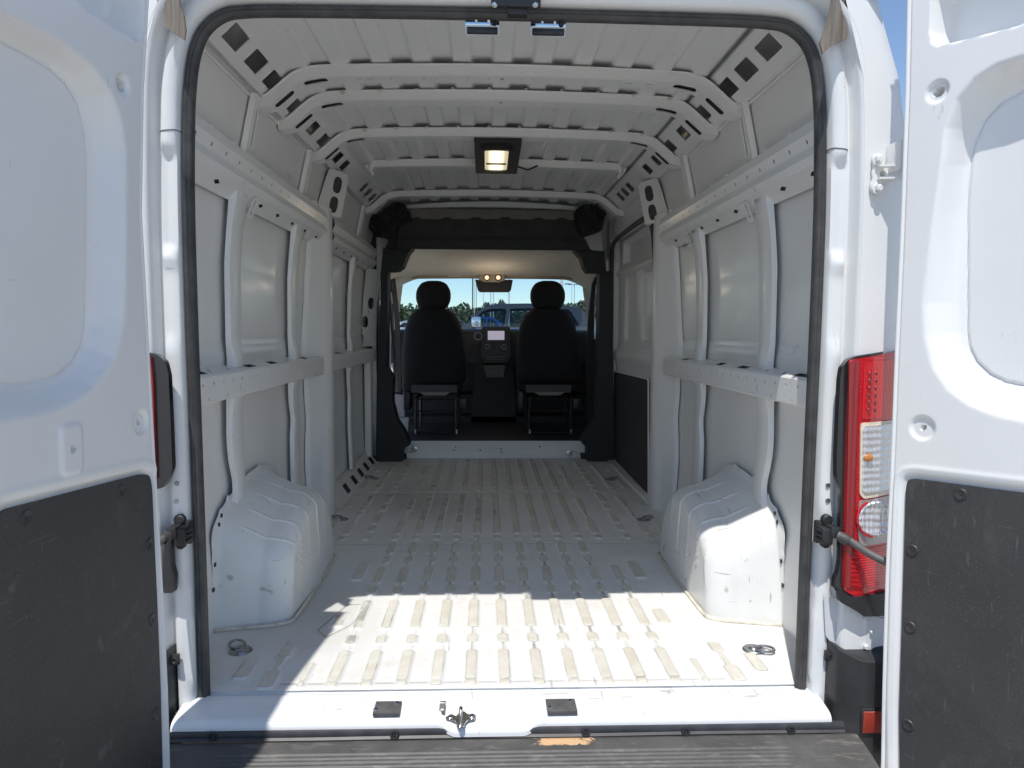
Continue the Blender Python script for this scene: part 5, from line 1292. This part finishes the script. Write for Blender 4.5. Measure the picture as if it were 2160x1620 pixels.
# ================================================================== beyond the windscreen
def crown(mb, c, rx, rz, n, r0=.16):
    for _ in range(n):
        while True:
            p = np.array([random.uniform(-1, 1) for _ in range(3)])
            if np.dot(p, p) < 1: break
        p = p*np.array([rx, rx, rz])*(1+.15*math.sin(p[0]*7)); q = np.array(c)+p
        a = np.array([random.gauss(0, 1) for _ in range(3)]); a /= np.linalg.norm(a); b = np.cross(a, [random.gauss(0, 1) for _ in range(3)]); b /= np.linalg.norm(b)
        r = r0*random.uniform(.5, 1.3); mb.add([q-a*r, q+b*r*.6, q+a*r, q-b*r*.6], [(0, 1, 2, 3)])
LEAF = [m_simple('foliage_%d' % k, c, .7, var=.35, nscale=2.5) for k, c in enumerate(((.075, .098, .050), (.090, .108, .058), (.065, .085, .050)))]
BARK = m_simple('bark', (.10, .08, .06), .9)
def tree(px, py, Y, w, k, label):
    p = atY(px, py, Y); H = p[2]-GZ; r = empty('tree', (p[0], Y, GZ)); tag(r, label, 'tree', 'trees along the far edge of the lot')
    mb = MB(); crown(mb, (p[0], Y, GZ+H*.62), w, H*.40, 1400, .22)
    for q in range(4): crown(mb, (p[0]+random.uniform(-.7, .7)*w, Y+random.uniform(-.5, .5)*w, GZ+H*random.uniform(.5, .82)), w*.45, H*.18, 300, .20)
    mb.build('crown', LEAF[k % 3], r, None, recalc=False)
    mb = MB(); mb.tube([(p[0], Y, GZ), (p[0]+.05, Y, GZ+H*.3), (p[0], Y, GZ+H*.6)], [.14, .11, .05], 8)
    for q in range(4):
        a = q*1.6; mb.tube([(p[0], Y, GZ+H*(.28+.06*q)), (p[0]+w*.5*math.cos(a), Y+w*.5*math.sin(a), GZ+H*.66)], [.06, .02], 6)
    mb.build('trunk', BARK, r)
tl = [(860, 645, 62, 2.6, 'tree behind the driver seat, leftmost seen through the windscreen'), (884, 650, 70, 2.4, 'low tree just right of the leftmost one, half hidden by the left headrest'),
      (968, 644, 58, 1.9, 'rounded tree immediately right of the left headrest'), (990, 654, 75, 2.6, 'low dark tree behind the dark utility pole'),
      (1012, 649, 70, 2.2, 'small tree above the pickup windscreen'), (1051, 638, 66, 1.6, 'taller tree showing over the pickup roof between white poles'),
      (1088, 654, 80, 2.6, 'low tree hidden behind the pickup cab'), (1203, 646, 60, 1.6, 'tree right of the right headrest beside the windscreen pillar'),
      (1222, 638, 64, 2.0, 'rightmost tree in the windscreen, against the pillar'), (818, 640, 40, 1.6, 'tree seen in the driver door window')]
for k, (a, b, c, d, e) in enumerate(tl): tree(a, b, c, d, k, e)
WHITEP = m_simple('white_pole_paint', (.72, .72, .70), .5); DARKP = m_simple('weathered_wood_pole', (.05, .045, .04), .85)
def pole(px, Y, wpx, H, mat, label, cat, arm=0, grp='poles across the lot', name='light_pole'):
    p = atY(px, 660, Y); r = wpx/2/1500*(Y+1.87); e = empty(name, (p[0], Y, GZ)); tag(e, label, cat, grp)
    MB().tube([(p[0], Y, GZ), (p[0], Y, GZ+H)], [r, r*.85], 10).build('shaft', mat, e)
    mb = MB()
    if arm: mb.box((p[0]-arm, Y-.04, GZ+H-.05), (p[0]+arm, Y+.04, GZ+H+.03))
    for sx in ((-1, 1) if arm else (0,)): mb.box((p[0]+sx*arm-.3*(arm > 0)-.1, Y-.2, GZ+H), (p[0]+sx*arm+.1+.3*(arm > 0), Y+.2, GZ+H+.12), .02)
    mb.build('lamp_head' if name == 'light_pole' else 'crossarm', mat, e)
    MB().lathe([(r*2.2, 0), (r*2.2, .5), (r*1.4, .55)], (p[0], Y, GZ), (0, 0, 1), 12).build('base', mat, e)
for px, Y, w, H, mat, lab, arm, nm in ((997, 44, 2.6, 11, DARKP, 'dark utility pole left of the black camera housing', .8, 'utility_pole'), (1000.5, 60, 1.6, 10, WHITEP, 'thin white pole right against the dark utility pole', .6, 'light_pole'),
        (1004.5, 70, 1.2, 11, DARKP, 'thin dark pole just right of the thin white one', .5, 'utility_pole'), (1019.6, 55, 1.5, 10, WHITEP, 'thin white pole below the left part of the black camera housing', .8, 'light_pole'),
        (1034.8, 48, 2.6, 10, WHITEP, 'left one of the close pair of white poles over the pickup', .8, 'light_pole'), (1040.8, 50, 2.6, 10, WHITEP, 'right one of the close pair of white poles over the pickup', .8, 'light_pole'),
        (1073.4, 40, 3.6, 10, WHITEP, 'thick white pole below the right end of the black camera housing', .8, 'light_pole'), (1184, 30, 7, 11, WHITEP, 'thickest white pole, beside the right headrest', 1.0, 'light_pole'),
        (1205.5, 75, 1.5, 7.4, WHITEP, 'thin white lamp pole with a T top near the right windscreen pillar', 1.6, 'light_pole'), (1211, 95, 1.0, 8, DARKP, 'small far utility pole right of the T-topped pole', .9, 'utility_pole')):
    pole(px, Y, w, H, mat, lab, 'light pole' if nm == 'light_pole' else 'utility pole', arm, 'light poles across the lot' if nm == 'light_pole' else 'utility poles beyond the lot', nm)

CARGLASS = m_glass('car_glass', (.50, .60, .60))
def vehicle(name, label, cat, Yn, depth, body_px, win_px, mat, wheels, roofmat=None, top=None):
    """parked side-on: near side at Yn; outlines measured on its near side"""
    toXZ = lambda l: [(float(atY(x, y, Yn)[0]), float(atY(x, y, Yn)[2])) for x, y in l]
    b = toXZ(body_px); b = [(x, max(z, GZ+.32)) for x, z in b]; xs_ = [p[0] for p in b]
    e = empty(name, ((min(xs_)+max(xs_))/2, Yn+depth/2, GZ)); tag(e, label, cat)
    hol = [toXZ(w) for w in win_px]; mb = MB(); zb = .97
    lean = lambda v: .22*max(0, v-.72)
    hol = [rnd(h, .05, 3) for h in hol]
    plate(mb, rnd(b, .10, 4), hol, lambda u, v, w: (u, Yn+lean(v)+w, v), 0, .06); plate(mb, rnd(b, .10, 4), hol, lambda u, v, w: (u, Yn+depth-lean(v)+w, v), -.06, 0)
    rp = rnd(b, .10, 4); n = len(rp)
    gi = []
    for i in range(n):
        p, q = rp[i], rp[(i+1) % n]; mid = (p[1]+q[1])/2
        steep = abs(q[1]-p[1]) > .33*abs(q[0]-p[0]) and mid > .80 and math.dist(p, q) > .25
        if steep: gi.append((p, q)); continue
        mb.add([(p[0], Yn+lean(p[1]), p[1]), (q[0], Yn+lean(q[1]), q[1]), (q[0], Yn+depth-lean(q[1]), q[1]), (p[0], Yn+depth-lean(p[1]), p[1])], [(0, 1, 2, 3)])
    mb.build('body', mat, e, 40)
    for p, q in gi: MB().add([(p[0], Yn+lean(p[1]), p[1]), (q[0], Yn+lean(q[1]), q[1]), (q[0], Yn+depth-lean(q[1]), q[1]), (p[0], Yn+depth-lean(p[1]), p[1])], [(0, 1, 2, 3)]).build('windscreen', CARGLASS, e, None)
    for h in hol:
        for y, sg in ((Yn+.03, 1), (Yn+depth-.03, -1)):
            MB().add([(u, y+sg*lean(v), v) for u, v in h], [tuple(range(len(h)))]).build('window', CARGLASS, e, None)
    for x in wheels:
        for y in (Yn-.02, Yn+depth-.22):
            t = MB().lathe([(.22, 0), (.36, .02), (.39, .06), (.39, .18), (.36, .22), (.22, .24)], (x, y, GZ+.39), (0, 1, 0), 24).build('wheel', RUBBER, e)
            MB().lathe([(0, .03), (.10, .02), (.21, .04), (.22, 0)], (x, y, GZ+.39), (0, 1, 0), 18).build('rim', ZINC, t)
    return e, (lambda px, py: atY(px, py, Yn))
GREYCAR = m_simple('dark_grey_car_paint', (.035, .038, .042), .25, .3, coat=1, var=.05)
BLUECAR = m_simple('blue_car_paint', (.02, .10, .42), .25, .2, coat=1, var=.05)
pk, f = vehicle('pickup_truck', 'dark grey pickup parked crosswise ahead, seen through the windscreen between the seats', 'pickup truck', 9.6, 1.95,
    [(735, 720), (760, 705), (880, 700), (966, 694), (984, 682), (1012, 654), (1026, 644), (1050, 640), (1120, 639), (1190, 642), (1232, 650), (1252, 690), (1420, 692), (1420, 860), (735, 860)],
    [[(992, 688), (1004, 670), (1018, 656), (1034, 651), (1069, 650), (1064, 689)], [(1076, 650), (1150, 649), (1152, 689), (1072, 689)], [(1158, 650), (1205, 652), (1225, 689), (1158, 689)]],
    GREYCAR, (-.9, 2.4))
c = f(1003, 684); MB().box(c+np.array([-.06, -.22, -.05]), c+np.array([.09, -.03, .12]), .03).build('wing_mirror', m_simple('chrome_mirror_cap', (.75, .76, .78), .15, .9), pk)
c = f(996, 690); MB().box(c+np.array([-.10, -.16, -.08]), c+np.array([.06, .0, .02]), .02).build('mirror_arm', BLACK, pk)
c = f(1024, 641); MB().lathe([(.05, 0), (.04, .03), (.01, .07)], c+np.array([0, .9, 0]), (0, 0, 1), 10).build('roof_antenna', BLACK, pk)
a, b = f(985, 693), f(1150, 692); MB().box((a[0], 9.585, a[2]-.006), (b[0], 9.60, a[2]+.012)).build('belt_moulding', CHROME, pk)
vehicle('blue_car', 'bright blue car parked beyond the pickup, seen through its front side window', 'car', 14.5, 1.8,
    [(900, 716), (930, 706), (968, 697), (990, 676), (1006, 668), (1040, 668), (1062, 684), (1085, 694), (1120, 700), (1124, 770), (900, 770)],
    [[(982, 694), (995, 680), (1008, 673), (1024, 673), (1024, 692)], [(1028, 673), (1040, 674), (1054, 688), (1028, 692)]], BLUECAR, (-1.0, .35))
vehicle('silver_sedan', 'pale sedan parked farther back, left of the driver seat headrest', 'car', 22.0, 1.8,
    [(800, 706), (818, 696), (834, 684), (850, 676), (880, 676), (900, 688), (922, 695), (926, 740), (800, 740)],
    [[(838, 690), (850, 681), (864, 681), (864, 691)], [(868, 681), (880, 682), (892, 691), (868, 691)]], m_simple('silver_car_paint', (.45, .46, .47), .3, .5, coat=1), (-3.0, -1.4))
